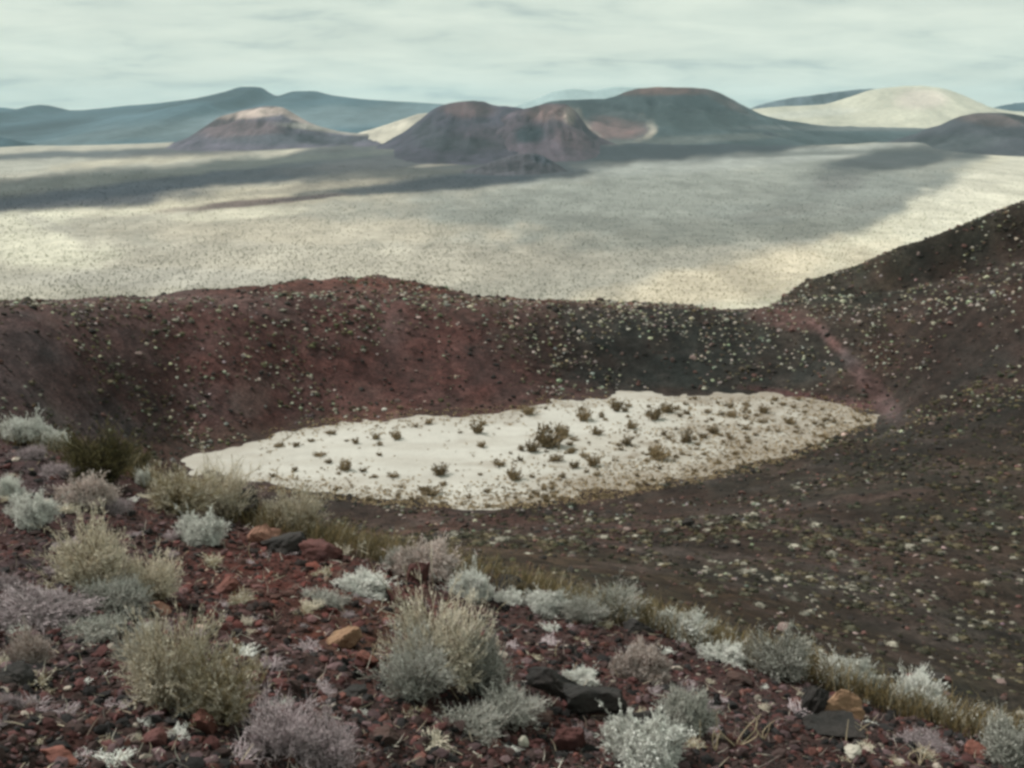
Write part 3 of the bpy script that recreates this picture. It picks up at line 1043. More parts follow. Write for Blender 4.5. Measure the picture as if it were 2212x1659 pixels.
# ------------------------------------------------------------------ foreground plants
PL = [
    # x, foot y, w, h, tone, form, name, label
    (40, 955, 100, 45, 'white', 'cushion', 'bleached shrub at the top left edge of the slope, touching the frame'),
    (110, 968, 60, 34, 'white', 'cushion', 'small bleached shrub beside the dark olive bush at the upper left'),
    (58, 992, 80, 34, 'lilac', 'mat', 'low lilac plant under the bleached shrubs at the upper left'),
    (205, 1045, 210, 125, 'dark', 'broom', 'dark olive bush standing on the upper left edge of the slope'),
    (285, 1025, 110, 60, 'dark', 'broom', 'low dark green bush right of the upper left olive bush'),
    (15, 1078, 50, 42, 'white', 'cushion', 'bright white shrub cut by the left edge of the frame'),
    (60, 1133, 92, 58, 'white', 'cushion', 'bright bluish white cushion shrub near the left edge'),
    (185, 1100, 110, 60, 'pinkish', 'cushion', 'pinkish grey shrub above the tall cream bush on the left'),
    (245, 1105, 70, 40, 'lilac', 'mat', 'flat pinkish grey plant left of the olive cream bush'),
    (110, 1030, 90, 30, 'lilac', 'mat', 'flat lilac plant below the dark olive bush'),
    (375, 1115, 170, 110, 'olive', 'airy', 'olive cream bush at the slope edge, left half of the pair'),
    (470, 1120, 150, 130, 'cream', 'airy', 'cream bush at the slope edge against the pale crater floor'),
    (305, 1048, 34, 30, 'white', 'cushion', 'tiny white shrub left of the olive cream bush'),
    (428, 1180, 92, 62, 'white', 'cushion', 'whitish pink shrub on red cinders left of the tan boulder'),
    (195, 1275, 190, 170, 'cream', 'airy', 'tall cream bush on the left with grey lower twigs'),
    (325, 1300, 150, 115, 'cream', 'airy', 'cream bush touching the right side of the tall left bush'),
    (235, 1320, 160, 80, 'grey', 'mat', 'grey twiggy plant under the tall cream bushes on the left'),
    (640, 1150, 150, 105, 'cream', 'airy', 'cream bush at the near shore of the pale crater floor'),
    (600, 1115, 110, 70, 'olive', 'broom', 'olive bush overlapping the left shore of the pale floor'),
    (700, 1120, 90, 60, 'olive', 'broom', 'olive grassy bush right of the cream shore bush'),
    (710, 1165, 80, 40, 'white', 'cushion', 'pale shrub below the cream shore bush'),
    (775, 1170, 100, 58, 'cream', 'cushion', 'cream cushion shrub on the slope edge below the pale floor'),
    (60, 1440, 125, 95, 'pinkish', 'broom', 'pink cream shrub with upright twigs at the left edge'),
    (60, 1345, 220, 60, 'lilac', 'mat', 'wide low purple grey mat on the left'),
    (170, 1380, 180, 50, 'grey', 'mat', 'purple grey mat above the pink cream shrub'),
    (350, 1535, 250, 235, 'cream', 'airy', 'large pale bush in the lower left with white tips'),
    (460, 1560, 200, 190, 'olive', 'airy', 'large yellow green bush in the lower left'),
    (300, 1440, 120, 90, 'grey', 'airy', 'grey shrub on the left flank of the yellow green bush'),
    (600, 1640, 190, 150, 'lilac', 'airy', 'lilac twiggy bush at the bottom left of centre'),
    (700, 1665, 170, 130, 'lilac', 'airy', 'lilac twiggy bush at the bottom, right one of the pair'),
    (950, 1490, 270, 235, 'cream', 'airy', 'largest cream bush in the centre of the slope'),
    (900, 1510, 190, 150, 'grey', 'airy', 'grey bush at the left foot of the largest cream bush'),
    (1040, 1500, 170, 160, 'grey', 'airy', 'grey bush leaning on the right side of the largest cream bush'),
    (1100, 1570, 160, 90, 'grey', 'airy', 'grey twigs spreading right below the largest bush'),
    (1020, 1590, 150, 60, 'grey', 'mat', 'low grey twigs below the largest cream bush'),
    (920, 1245, 140, 60, 'pinkish', 'cushion', 'pale pinkish shrub behind the upright red stone'),
    (860, 1235, 80, 40, 'grey', 'cushion', 'small grey shrub left of the upright red stone'),
    (780, 1288, 130, 40, 'white', 'cushion', 'low whitish shrub left of the largest bush'),
    (690, 1310, 110, 42, 'grey', 'mat', 'flat grey plant on red cinders left of centre'),
    (1045, 1225, 80, 32, 'white', 'cushion', 'white shrub at the slope edge in the centre'),
    (1150, 1255, 60, 28, 'lilac', 'cushion', 'small pale shrub on dark stones right of centre'),
    (1190, 1275, 70, 30, 'white', 'cushion', 'white shrub right of the dark stones on the slope edge'),
    (1020, 1300, 90, 60, 'white', 'cushion', 'bright white tuft at the top right of the largest bush'),
    (1100, 1305, 60, 26, 'white', 'cushion', 'small flat white shrub right of the largest bush'),
    (1180, 1322, 95, 36, 'white', 'cushion', 'white shrub left of the grey green rounded bush'),
    (1260, 1345, 110, 70, 'grey', 'airy', 'grey shrub at the left side of the rounded bush'),
    (1335, 1345, 130, 95, 'grey', 'airy', 'rounded grey green bush on the slope edge right of centre'),
    (1390, 1468, 118, 66, 'pinkish', 'cushion', 'pinkish white shrub on red ground right of the black strip'),
    (1255, 1480, 80, 26, 'white', 'cushion', 'thin white shrub along the top of the black strip'),
    (1480, 1385, 130, 45, 'white', 'cushion', 'pale whitish shrub right of the black rocks'),
    (1570, 1432, 100, 36, 'white', 'cushion', 'flat white shrub left of the tall blue grey bush'),
    (1700, 1470, 170, 120, 'grey', 'broom', 'tall blue grey bush on the right of the slope'),
    (1640, 1440, 70, 60, 'grey', 'airy', 'small grey twigs left of the tall blue grey bush'),
    (1835, 1500, 120, 62, 'white', 'cushion', 'white shrub right above the orange boulder'),
    (1990, 1540, 120, 85, 'white', 'cushion', 'left half of the large white shrub pair at the lower right'),
    (2090, 1555, 170, 105, 'white', 'airy', 'large white twiggy shrub at the lower right'),
    (2160, 1585, 90, 28, 'white', 'cushion', 'flat white shrub at the foot of the large right shrub'),
    (1480, 1590, 112, 86, 'grey', 'cushion', 'blue grey cushion shrub above the brightest white one'),
    (1395, 1655, 165, 84, 'white', 'cushion', 'brightest white cushion shrub at the bottom right of centre'),
    (2185, 1668, 130, 90, 'grey', 'cushion', 'grey white shrub in the bottom right corner'),
    (10, 1275, 60, 40, 'lilac', 'mat', 'small lilac plant at the left edge below the white cushion'),
    (10, 1530, 60, 40, 'lilac', 'mat', 'small lilac plant at the left edge near the bottom'),
    (1250, 1602, 70, 28, 'lilac', 'mat', 'small grey plant below the black strip'),
    (2000, 1620, 120, 40, 'lilac', 'mat', 'flat purple grey plant below the large white right shrub'),
    (560, 1065, 70, 40, 'cream', 'cushion', 'small cream shrub on the left shore of the pale floor'),
    (820, 1215, 60, 30, 'olive', 'broom', 'small olive grass bush below the cream cushion shrub'),
    (1640, 1375, 70, 36, 'olive', 'broom', 'ochre grass bush at the slope edge on the right'),
    (1800, 1410, 130, 70, 'olive', 'broom', 'ochre bush behind the tall blue grey bush'),
    (1500, 1345, 80, 40, 'olive', 'broom', 'olive bush at the slope edge behind a whitish shrub'),
]
cats = {'cushion': 'shrub', 'airy': 'bush', 'broom': 'bush', 'mat': 'ground plant'}
names = {'cushion': 'cushion_shrub', 'airy': 'twiggy_bush', 'broom': 'broom_bush', 'mat': 'mat_plant'}
for k, (px, py, w, h, tone, form, lab) in enumerate(PL):
    plant(names[form], lab, cats[form], px, py, w, h, tone, form, k)

# ------------------------------------------------------------------ boulders and stones
m_rock = {
    'tan': plain_mat('tan_rock', (.30, .165, .12), (.22, .11, .085), var=.05, nscale=6, bump=.8),
    'orange': plain_mat('orange_rock', (.27, .17, .105), (.15, .085, .055), var=.05, nscale=4, bump=.8),
    'red': plain_mat('red_rock', (.10, .042, .037), (.06, .028, .027), var=.25, nscale=5, bump=.8),
    'brick': plain_mat('brick_red_rock', (.16, .065, .05), (.10, .045, .038), var=.25, nscale=5, bump=.8),
    'black': plain_mat('black_lava_and_shade', (.022, .021, .020), (.035, .030, .028), var=.2, nscale=5, bump=1.0),
    'brown': plain_mat('brown_rock', (.075, .045, .038), (.045, .030, .027), var=.3, nscale=5, bump=.8),
    'purple': plain_mat('purple_rock', (.09, .060, .062), (.055, .038, .04), var=.25, nscale=5, bump=.8),
    'pale': plain_mat('pale_rock', (.42, .39, .33), (.30, .28, .24), var=.2, nscale=5, bump=.5),
}


def boulder(name, label, px, py, w, h, tone, seed, deep=1.0, yaw=None, sub=4, cuts=16):
    x, y, z = near_hit(px, py)
    depth = y * CP - z * SP
    a = w * K / FPX * depth / 2
    c = h * K / FPX * depth
    V, F = rock_kit(sub, seed, cuts, .03)
    V = V - V.min(0)
    V = V / V.max(0) * 2 - 1
    g = fbm(V[:, 0] * 2.2 + seed, V[:, 1] * 2.2 + V[:, 2] * 1.7, seed, 4)
    g3 = fbm(V[:, 0] * 7 + seed, V[:, 1] * 7 + V[:, 2] * 6, seed + 3, 3)
    V = V * (1 + .20 * g + .07 * g3)[:, None]
    V = V * np.array([a, a * deep, c * .62])
    o = link(name, mesh(name, V, F), m_rock[tone])
    y2 = y + a * deep * .6
    o.location = (x, y2, float(near.h(x, y2)) + c * .14)
    o.rotation_euler = (random.uniform(-.15, .15), .15, yaw if yaw is not None else random.uniform(-.3, .3))
    tag(o, label, 'rock')
    return o


BO = [
    (565, 1175, 70, 55, 'tan', 11, .9, 'tan pink boulder on the slope below the pale crater floor'),
    (530, 1120, 60, 90, 'black', 12, .8, 'shadow beside the cream bush, shaped as a black rock behind the tan boulder'),  # black shape takes the place of the shadow right of the bush
    (610, 1195, 90, 55, 'black', 13, .9, 'shadow on the right side of the tan boulder, shaped as a black rock'),  # black shape stands for the boulder's shade at its lower right
    (900, 1262, 45, 58, 'red', 14, .8, 'upright dark red stone at the slope edge'),
    (858, 1310, 70, 50, 'red', 15, .8, 'dark red rock at the upper left of the largest bush'),
    (690, 1212, 90, 55, 'red', 16, .9, 'red rock on the slope edge left of centre'),
    (485, 1280, 70, 50, 'brick', 17, .9, 'brick red stone on red cinders left of centre'),
    (740, 1400, 75, 60, 'orange', 18, .9, 'orange stone left of the largest cream bush'),
    (790, 1440, 50, 40, 'brick', 19, .9, 'small brick stone below the orange stone'),
    (1820, 1560, 100, 80, 'orange', 20, .8, 'orange tan boulder on the lower right of the slope'),
    (1765, 1550, 60, 85, 'black', 21, .9, 'shadow on the left side of the orange boulder, shaped as a black rock'),  # black shape stands for the shade left of the boulder
    (1800, 1590, 130, 34, 'black', 22, .8, 'low black slab in front of the orange boulder'),
    (1190, 1500, 130, 75, 'black', 23, .7, 'upper end of the shadow right of the largest bush, shaped in black rock'),  # this row of black rocks stands in for the bush's cast shadow
    (1290, 1540, 150, 70, 'black', 24, .6, 'middle part of the bush shadow shaped in black rock'),
    (1385, 1580, 130, 62, 'black', 25, .7, 'lower end of the bush shadow shaped in black rock'),
    (1380, 1370, 70, 42, 'black', 26, .8, 'black rock on the slope edge right of the rounded bush'),
    (1430, 1350, 60, 38, 'black', 27, .8, 'second black rock on the slope edge beside a pale shrub'),
    (1120, 1285, 110, 44, 'black', 28, .7, 'dark rock slab at the slope edge above the small white shrubs'),
    (1190, 1300, 70, 30, 'brown', 29, .7, 'brown rock at the right end of the dark slab'),
    (1010, 1262, 60, 30, 'purple', 30, .8, 'purple stone near the white shrub on the slope edge'),
    (435, 1590, 60, 55, 'brick', 31, .9, 'brick red stone below the large yellow green bush'),
    (1235, 1625, 80, 66, 'red', 32, .9, 'dark red rock near the bottom right of centre'),
    (1130, 1612, 26, 26, 'pale', 33, .9, 'small pale pebble near the bottom centre'),
    (1845, 1642, 40, 24, 'pale', 34, .9, 'small pale stone near the bottom right'),
    (340, 1330, 50, 36, 'tan', 35, .9, 'small tan pink stone above the yellow green bush'),
    (140, 1345, 46, 26, 'black', 36, .9, 'small black stone on the purple grey mat'),
    (120, 1655, 80, 36, 'brick', 37, .9, 'brick red stone in the bottom left'),
    (330, 1610, 60, 40, 'red', 38, .9, 'dark red stone under the yellow green bush'),
    (300, 1020, 50, 34, 'black', 39, .9, 'small black rock left of the olive cream bush'),
    (20, 1480, 90, 40, 'black', 40, .9, 'black rock under the pink cream shrub at the left edge'),
    (1165, 1560, 60, 30, 'brown', 41, .9, 'brown stone left of the black strip'),
    (830, 1610, 60, 40, 'brown', 42, .9, 'brown stone below the largest cream bush'),
    (760, 1510, 70, 34, 'black', 43, .9, 'black stone at the left foot of the largest bush'),
    (2120, 1640, 70, 34, 'brick', 44, .9, 'brick stone in front of the flat white shrub at the right'),
    (1600, 1480, 60, 26, 'brown', 45, .9, 'brown stone left of the tall blue grey bush'),
]
for (px, py, w, h, tone, sd_, dp, lab) in BO:
    boulder('boulder' if w > 55 else 'stone', lab, px, py, w, h, tone, sd_, dp)

pal = [('brown', (.060, .040, .037)), ('red', (.095, .042, .040)), ('brick', (.135, .060, .050)), ('black', (.026, .024, .024)), ('purple', (.125, .082, .085)), ('pale', (.40, .34, .29))]
pal_p = np.array([.30, .21, .06, .28, .135, .015])


def sample_near(n, pw=1.7):
    """ground points thinning out with distance"""
    Y = np.exp(rng.uniform(math.log(2.2), math.log(17), n * 3))
    w = np.minimum(1, (4.5 / Y) ** (pw - 1))
    Y = Y[rng.uniform(0, 1, len(Y)) < w][:n]
    A = rng.uniform(-.56, .56, len(Y))
    X = A * (Y + .9)
    return X, Y


def replicate(kits, pos, scl, rot, colors=None, tilt=.4):
    """many copies of small kits as one mesh; scl (N,3)"""
    Vs, Fs, Cs, off = [], [], [], 0
    which = rng.integers(0, len(kits), len(pos))
    for k, (V, F) in enumerate(kits):
        m = which == k
        n = m.sum()
        if n == 0: continue
        v = V[None] * scl[m][:, None, :]
        tx = rng.normal(0, tilt, n)[:, None]
        c, s = np.cos(tx), np.sin(tx)
        v = np.stack([v[..., 0], v[..., 1] * c - v[..., 2] * s, v[..., 1] * s + v[..., 2] * c], -1)
        c, s = np.cos(rot[m])[:, None], np.sin(rot[m])[:, None]
        v = np.stack([v[..., 0] * c - v[..., 1] * s, v[..., 0] * s + v[..., 1] * c, v[..., 2]], -1)
        v = v + pos[m][:, None, :]
        f = F[None] + (np.arange(n) * len(V))[:, None, None] + off
        Vs.append(v.reshape(-1, 3)); Fs.append(f.reshape(-1, F.shape[1]))
        if colors is not None:
            Cs.append(np.repeat(colors[m], len(V), 0))
        off += n * len(V)
    return np.concatenate(Vs), np.concatenate(Fs), (np.concatenate(Cs) if colors is not None else None)


def cinders():
    n = 62000
    X, Y = sample_near(n)
    n = len(X)
    size = .0050 * np.exp(rng.exponential(.58, n))
    size = np.clip(size, .004, .027) * (1 + .07 * Y)
    big = np.argsort(-size / Y)[:300]
    isbig = np.zeros(n, bool); isbig[big] = True
    Z = near.h(X, Y)
    ci = rng.choice(len(pal), n, p=pal_p)
    colr = np.array([p[1] for p in pal])[ci] * rng.uniform(.6, 1.45, (n, 1))
    px, py = project(X, Y, Z)
    redder = np.exp(-((px - 600) / 260) ** 2 - ((py - 1270) / 120) ** 2)[:, None]
    colr = .68 * colr * (1 + redder * np.array((.35, .05, -.05)))
    kits = [rock_kit(1, 400 + i, 6, .12) for i in range(6)]
    kits0 = [(V[:, :], F) for V, F in kits]
    # 20 face versions for the small ones
    small = []
    for i in range(8):
        r = np.random.default_rng(500 + i)
        import bmesh
        bm = bmesh.new(); bmesh.ops.create_icosphere(bm, subdivisions=1, radius=1)
        V = np.array([v.co[:] for v in bm.verts]); F = np.array([[v.index for v in f.verts] for f in bm.faces]); bm.free()
        V = V * (1 + r.normal(0, .18, (len(V), 1))) * np.array([1.1, .85, .62])
        small.append((V, F))
    s = ~isbig
    scl = size[s][:, None] * rng.uniform(.7, 1.3, (s.sum(), 3))
    pos = np.stack([X[s], Y[s], Z[s] + size[s] * .15], -1)
    V, F, C = replicate(small, pos, scl, rng.uniform(0, 6.28, s.sum()), colr[s], .6)
    mat = ground_mat('loose_cinder', bump=.5, scales=((60.0, .3),), bump_scale=80, bump_dist=.006)
    o = link('cinder_gravel', mesh('cinder_gravel', V, F, C), mat)
    tag(o, 'loose dark red cinder gravel covering the foreground slope', None, None, 'stuff')
    shared = {}
    for q, i in enumerate(big):
        tone = pal[ci[i]][0]
        kk = (tone, q % 6)
        if kk not in shared:
            V, F = rock_kit(2, 600 + q % 6, 8, .06)
            me = mesh('cinder_stone', V, F); me.materials.append(m_rock[tone]); shared[kk] = me
        o = link('cinder_stone', shared[kk])
        r = float(size[i])
        o.scale = (r * random.uniform(.9, 1.3), r * random.uniform(.8, 1.1), r * random.uniform(.7, 1.1))
        o.location = (float(X[i]), float(Y[i]), float(Z[i]) + r * .2)
        o.rotation_euler = (random.uniform(-.5, .5), random.uniform(-.5, .5), random.uniform(0, 6.28))
        word = {'brown': 'dull brown', 'red': 'dark red', 'brick': 'brick red', 'black': 'black', 'purple': 'purple grey', 'pale': 'pale'}[tone]
        tag(o, word + ' loose cinder stone lying among the gravel of the foreground slope', 'stone', word + ' loose cinder stones on the foreground slope')


cinders()

# low scrub between the bushes on the foreground slope
def tuft_kit(n, seed, height=.8, thick=.02, curl=.2, leaf=0, lsize=.05):
    S, T = twigs(n, 1, seed, height=height, curl=curl, fork=1, thick=thick, base=.25, up=.3)
    parts = [tubes(S[0][:, [0, 2, 3]], S[1][:, [0, 2, 3]]), tubes(T[0][:, [0, 2]], T[1][:, [0, 2]])]
    if leaf:
        parts.append(leaflets(S[0], np.random.default_rng(seed), leaf, lsize, .4))
    return join(parts)


def small_tufts():
    kinds = [('lilac', 'mat', 'small lilac grey tuft'), ('white', 'cushion', 'small whitish tuft'), ('cream', 'broom', 'small straw coloured tuft'), ('olive', 'broom', 'small olive tuft')]
    mm = {}
    for t_, f_, _ in kinds:
        for i in range(3):
            V, F = tuft_kit(70, 700 + i + 10 * len(t_), .7, .018, .25, 160, .05)
            me = mesh('small_tuft', V, F); me.materials.append(MATS[t_][1]); mm[(t_, i)] = me
    n = 0
    while n < 230:
        px, py = random.uniform(-20, 2230), random.uniform(950, 1655)
        ed = np.interp(px * K, [c[0] for c in crest_px], [c[1] for c in crest_px]) / K
        if py < ed + 12: continue
        x, y, z = near_hit(px, py)
        t_, f_, lab = kinds[random.choices(range(4), (.46, .16, .16, .22))[0]]
        o = link('small_tuft', mm[(t_, random.randrange(3))])
        r = random.choice((.02, .03, .04, .055, .07)) * random.uniform(.8, 1.2) * (1 + .04 * y)
        o.scale = (r * random.uniform(.9, 1.5), r, r * random.uniform(.6, 1.2))
        o.location = (x, y, z - .005)
        o.rotation_euler = (0, .1, random.uniform(0, 6.28))
        where = ('at the left' if px < 550 else 'left of the largest cream bush' if px < 850 else 'around the largest cream bush' if px < 1150
                 else 'right of the largest cream bush' if px < 1600 else 'at the right')
        row = 'near the bottom of the frame' if py > 1480 else 'near the slope edge' if py < ed + 130 else 'halfway down the slope'
        tag(o, f'{lab} {where}, {row}', 'tuft', f'{lab}s {where}, {row}')
        n += 1


small_tufts()


def crest_grass():
    """dry grass along the edge of the slope"""
    n = 24000
    u = rng.uniform(-80, 1100, n)
    v = np.interp(u, [c[0] for c in crest_px], [c[1] for c in crest_px])
    dens = fbm(u / 60, u * 0, 77, 3) + .35 * sst(250, 500, u) 
    keep = rng.uniform(-.7, .7, n) < dens
    u, v = u[keep], v[keep]; n = len(u)
    P0 = np.array([on_plane(a, b) for a, b in zip(u, v)])
    Y = P0[:, 1] * (1 + rng.uniform(-.06, .10, n)); X = P0[:, 0] / P0[:, 1] * Y
    Z = near.h(X, Y)
    h = rng.uniform(.07, .25, n)
    d = rng.normal(0, .35, (n, 2))
    b = np.stack([X, Y, Z - .01], -1)
    m = b + np.stack([d[:, 0] * h * .4, d[:, 1] * h * .4, h * .6], -1)
    e = b + np.stack([d[:, 0] * h, d[:, 1] * h, h], -1)
    V, F = tubes(np.stack([b, m, e], 1), np.stack([np.full(n, .0022), np.full(n, .0018), np.full(n, .0006)], 1) * rng.uniform(.8, 1.5, (n, 1)))
    tone = np.array([(.15, .11, .050), (.19, .145, .075), (.11, .092, .05), (.08, .068, .042), (.34, .30, .22)])[rng.choice(5, n, p=[.3, .2, .25, .17, .08])]
    C = np.repeat(tone * rng.uniform(.7, 1.2, (n, 1)), 9, 0)
    o = link('dry_grass', mesh('dry_grass', V, F, C), ground_mat('dry_grass', bump=0, scales=((20, .2),)))
    tag(o, 'ochre and olive dry grass along the edge of the slope', None, None, 'stuff')


crest_grass()


def litter():
    """fallen twigs and wiry dead stems between the stones"""
    n = 5200
    X, Y = sample_near(n)
    n = len(X)
    Z = near.h(X, Y)
    az = rng.uniform(0, 6.28, n); el = np.abs(rng.normal(.25, .5, n)); L = rng.uniform(.02, .075, n) * (1 + .05 * Y)
    d = np.stack([np.cos(az) * np.cos(el), np.sin(az) * np.cos(el), np.sin(el)], -1) * L[:, None]
    b = np.stack([X, Y, Z + .006], -1)
    m = b + d * .5 + rng.normal(0, .004, (n, 3))
    V, F = tubes(np.stack([b, m, b + d], 1), np.array([.0019, .0016, .0006]) * rng.uniform(.6, 1.5, (n, 1)) * (1 + .05 * Y)[:, None])
    tone = np.array([(.34, .29, .22), (.22, .18, .16), (.14, .11, .09), (.45, .42, .36)])[rng.choice(4, n, p=[.3, .3, .25, .15])]
    o = link('twig_litter', mesh('twig_litter', V, F, np.repeat(tone, 9, 0)), ground_mat('twig_litter', bump=0, scales=((20, .2),)))
    tag(o, 'dry twig litter scattered over the cinders of the slope', None, None, 'stuff')


litter()


def stalks():
    m = plain_mat('dry_stalk', (.46, .38, .26), (.32, .25, .17), var=.1)
    L = [(548, 1215, 12, 55, 3, 'single pale stalk left of the tan boulder'), (1828, 1605, 10, 75, 4, 'pale stalk in front of the orange boulder'),
         (1862, 1600, 45, 60, 5, 'forked pale stalk right of the orange boulder'), (1590, 1615, 90, 95, 6, 'curved pale stalk cluster at the lower right'),
         (1650, 1600, 60, 60, 7, 'leaning pale stalk right of the curved stalks'), (1545, 1625, 20, 70, 8, 'straight pale stalk left of the curved stalks'),
         (1745, 1345, 50, 80, 9, 'thin pale stalk rising above the tall blue grey bush'), (1200, 1420, 14, 60, 10, 'pale stalk on red ground right of the largest bush'),
         (812, 1440, 20, 70, 11, 'white twig at the left of the largest cream bush'), (960, 1555, 10, 40, 12, 'short white stalk below the largest bush'),
         (1985, 1655, 40, 60, 13, 'pale stalk at the bottom right'), (1240, 1470, 14, 50, 14, 'thin pale stalk above the black strip'),
         (560, 1480, 40, 70, 15, 'pale twig leaning out of the yellow green bush'), (1510, 1600, 10, 60, 16, 'pale stalk beside the blue grey cushion'),
         (450, 1545, 110, 30, 17, 'fallen pale twig under the yellow green bush')]
    for px, py, w, h, sd_, lab in L:
        g = np.random.default_rng(sd_)
        x, y, z = near_hit(px, py)
        dep = y * CP - z * SP
        hh = h * K / FPX * dep; ww = w * K / FPX * dep
        nb = 1 if w < 16 else (4 if w > 80 else 3)
        Ps = []
        for b in range(nb):
            t = np.linspace(0, 1, 6)
            ex = ww * g.uniform(-.5, .6); kx = g.normal(0, .25) * ww
            xs = ex * t ** 1.4 + kx * np.sin(t * 3.1)
            ys = g.normal(0, .1) * hh * t
            zs = hh * g.uniform(.65, 1.05) * t
            Ps.append(np.stack([xs, ys, zs], -1))
        P = np.array(Ps)
        R = np.tile(np.linspace(.0042, .0012, 6), (nb, 1))
        V, F = tubes(P, R, 5)
        o = link('dry_stalk', mesh('dry_stalk', V, F, None, True), m, None, (x, y, z - .005))
        tag(o, lab, 'stalk')


stalks()

# ------------------------------------------------------------------ shrubs in the crater
def far_kit(seed, n=26, leaf=60, height=.75, ls=.16):
    g = np.random.default_rng(seed)
    S, T = twigs(n, 1, seed, height=height, fork=1, thick=.03, base=.2, up=.3)
    a = tubes(S[0][:, [0, 3]], S[1][:, [0, 3]])
    return join([a, leaflets(S[0], g, leaf, ls, .35)])


def dome(seed, sub=1, top=.7):
    r = np.random.default_rng(seed)
    V, F = ico(sub)
    V = V * (1 + r.normal(0, .16, (len(V), 1)))
    V = V * np.array([.72, .72, top]) + np.array([0, 0, .12])
    return V, F


FAR = [join([(lambda V, F: (V, np.c_[F, F[:, 2:]]) if F.shape[1] == 3 else (V, F))(*dome(840 + i, 2, .45)), far_kit(800 + i, 40, 240, .8, .10)]) for i in range(5)]
m_pale = plain_mat('pale_shrub', (.22, .205, .17), (.09, .08, .062), var=.75, nscale=3)
m_dark = plain_mat('dark_shrub', (.060, .055, .035), (.035, .034, .025), var=.3, nscale=3)
m_olive = plain_mat('olive_shrub', (.11, .09, .055), (.07, .058, .038), var=.3, nscale=3)
m_playa = plain_mat('playa_shrub', (.27, .20, .115), (.17, .13, .08), var=.25, nscale=3)
m_stuff = ground_mat('scrub', bump=0, scales=((4, .3),))


def scatter_bowl(n, y0, y1, seed, amin=-.62, amax=.62, pw=1.0):
    g = np.random.default_rng(seed)
    A = g.uniform(amin, amax, n)
    Y = (g.uniform(y0 ** (pw + 1), y1 ** (pw + 1), n)) ** (1 / (pw + 1))
    X = A * (Y + A_OFF)
    Z = bowl.h(X, Y)
    return X, Y, Z


def in_playa(X, Y, Z):
    return (Z < PLAYA_Z + .12)


def edge_at(px):
    return float(np.interp(px * K, [c[0] for c in crest_px], [c[1] for c in crest_px])) / K


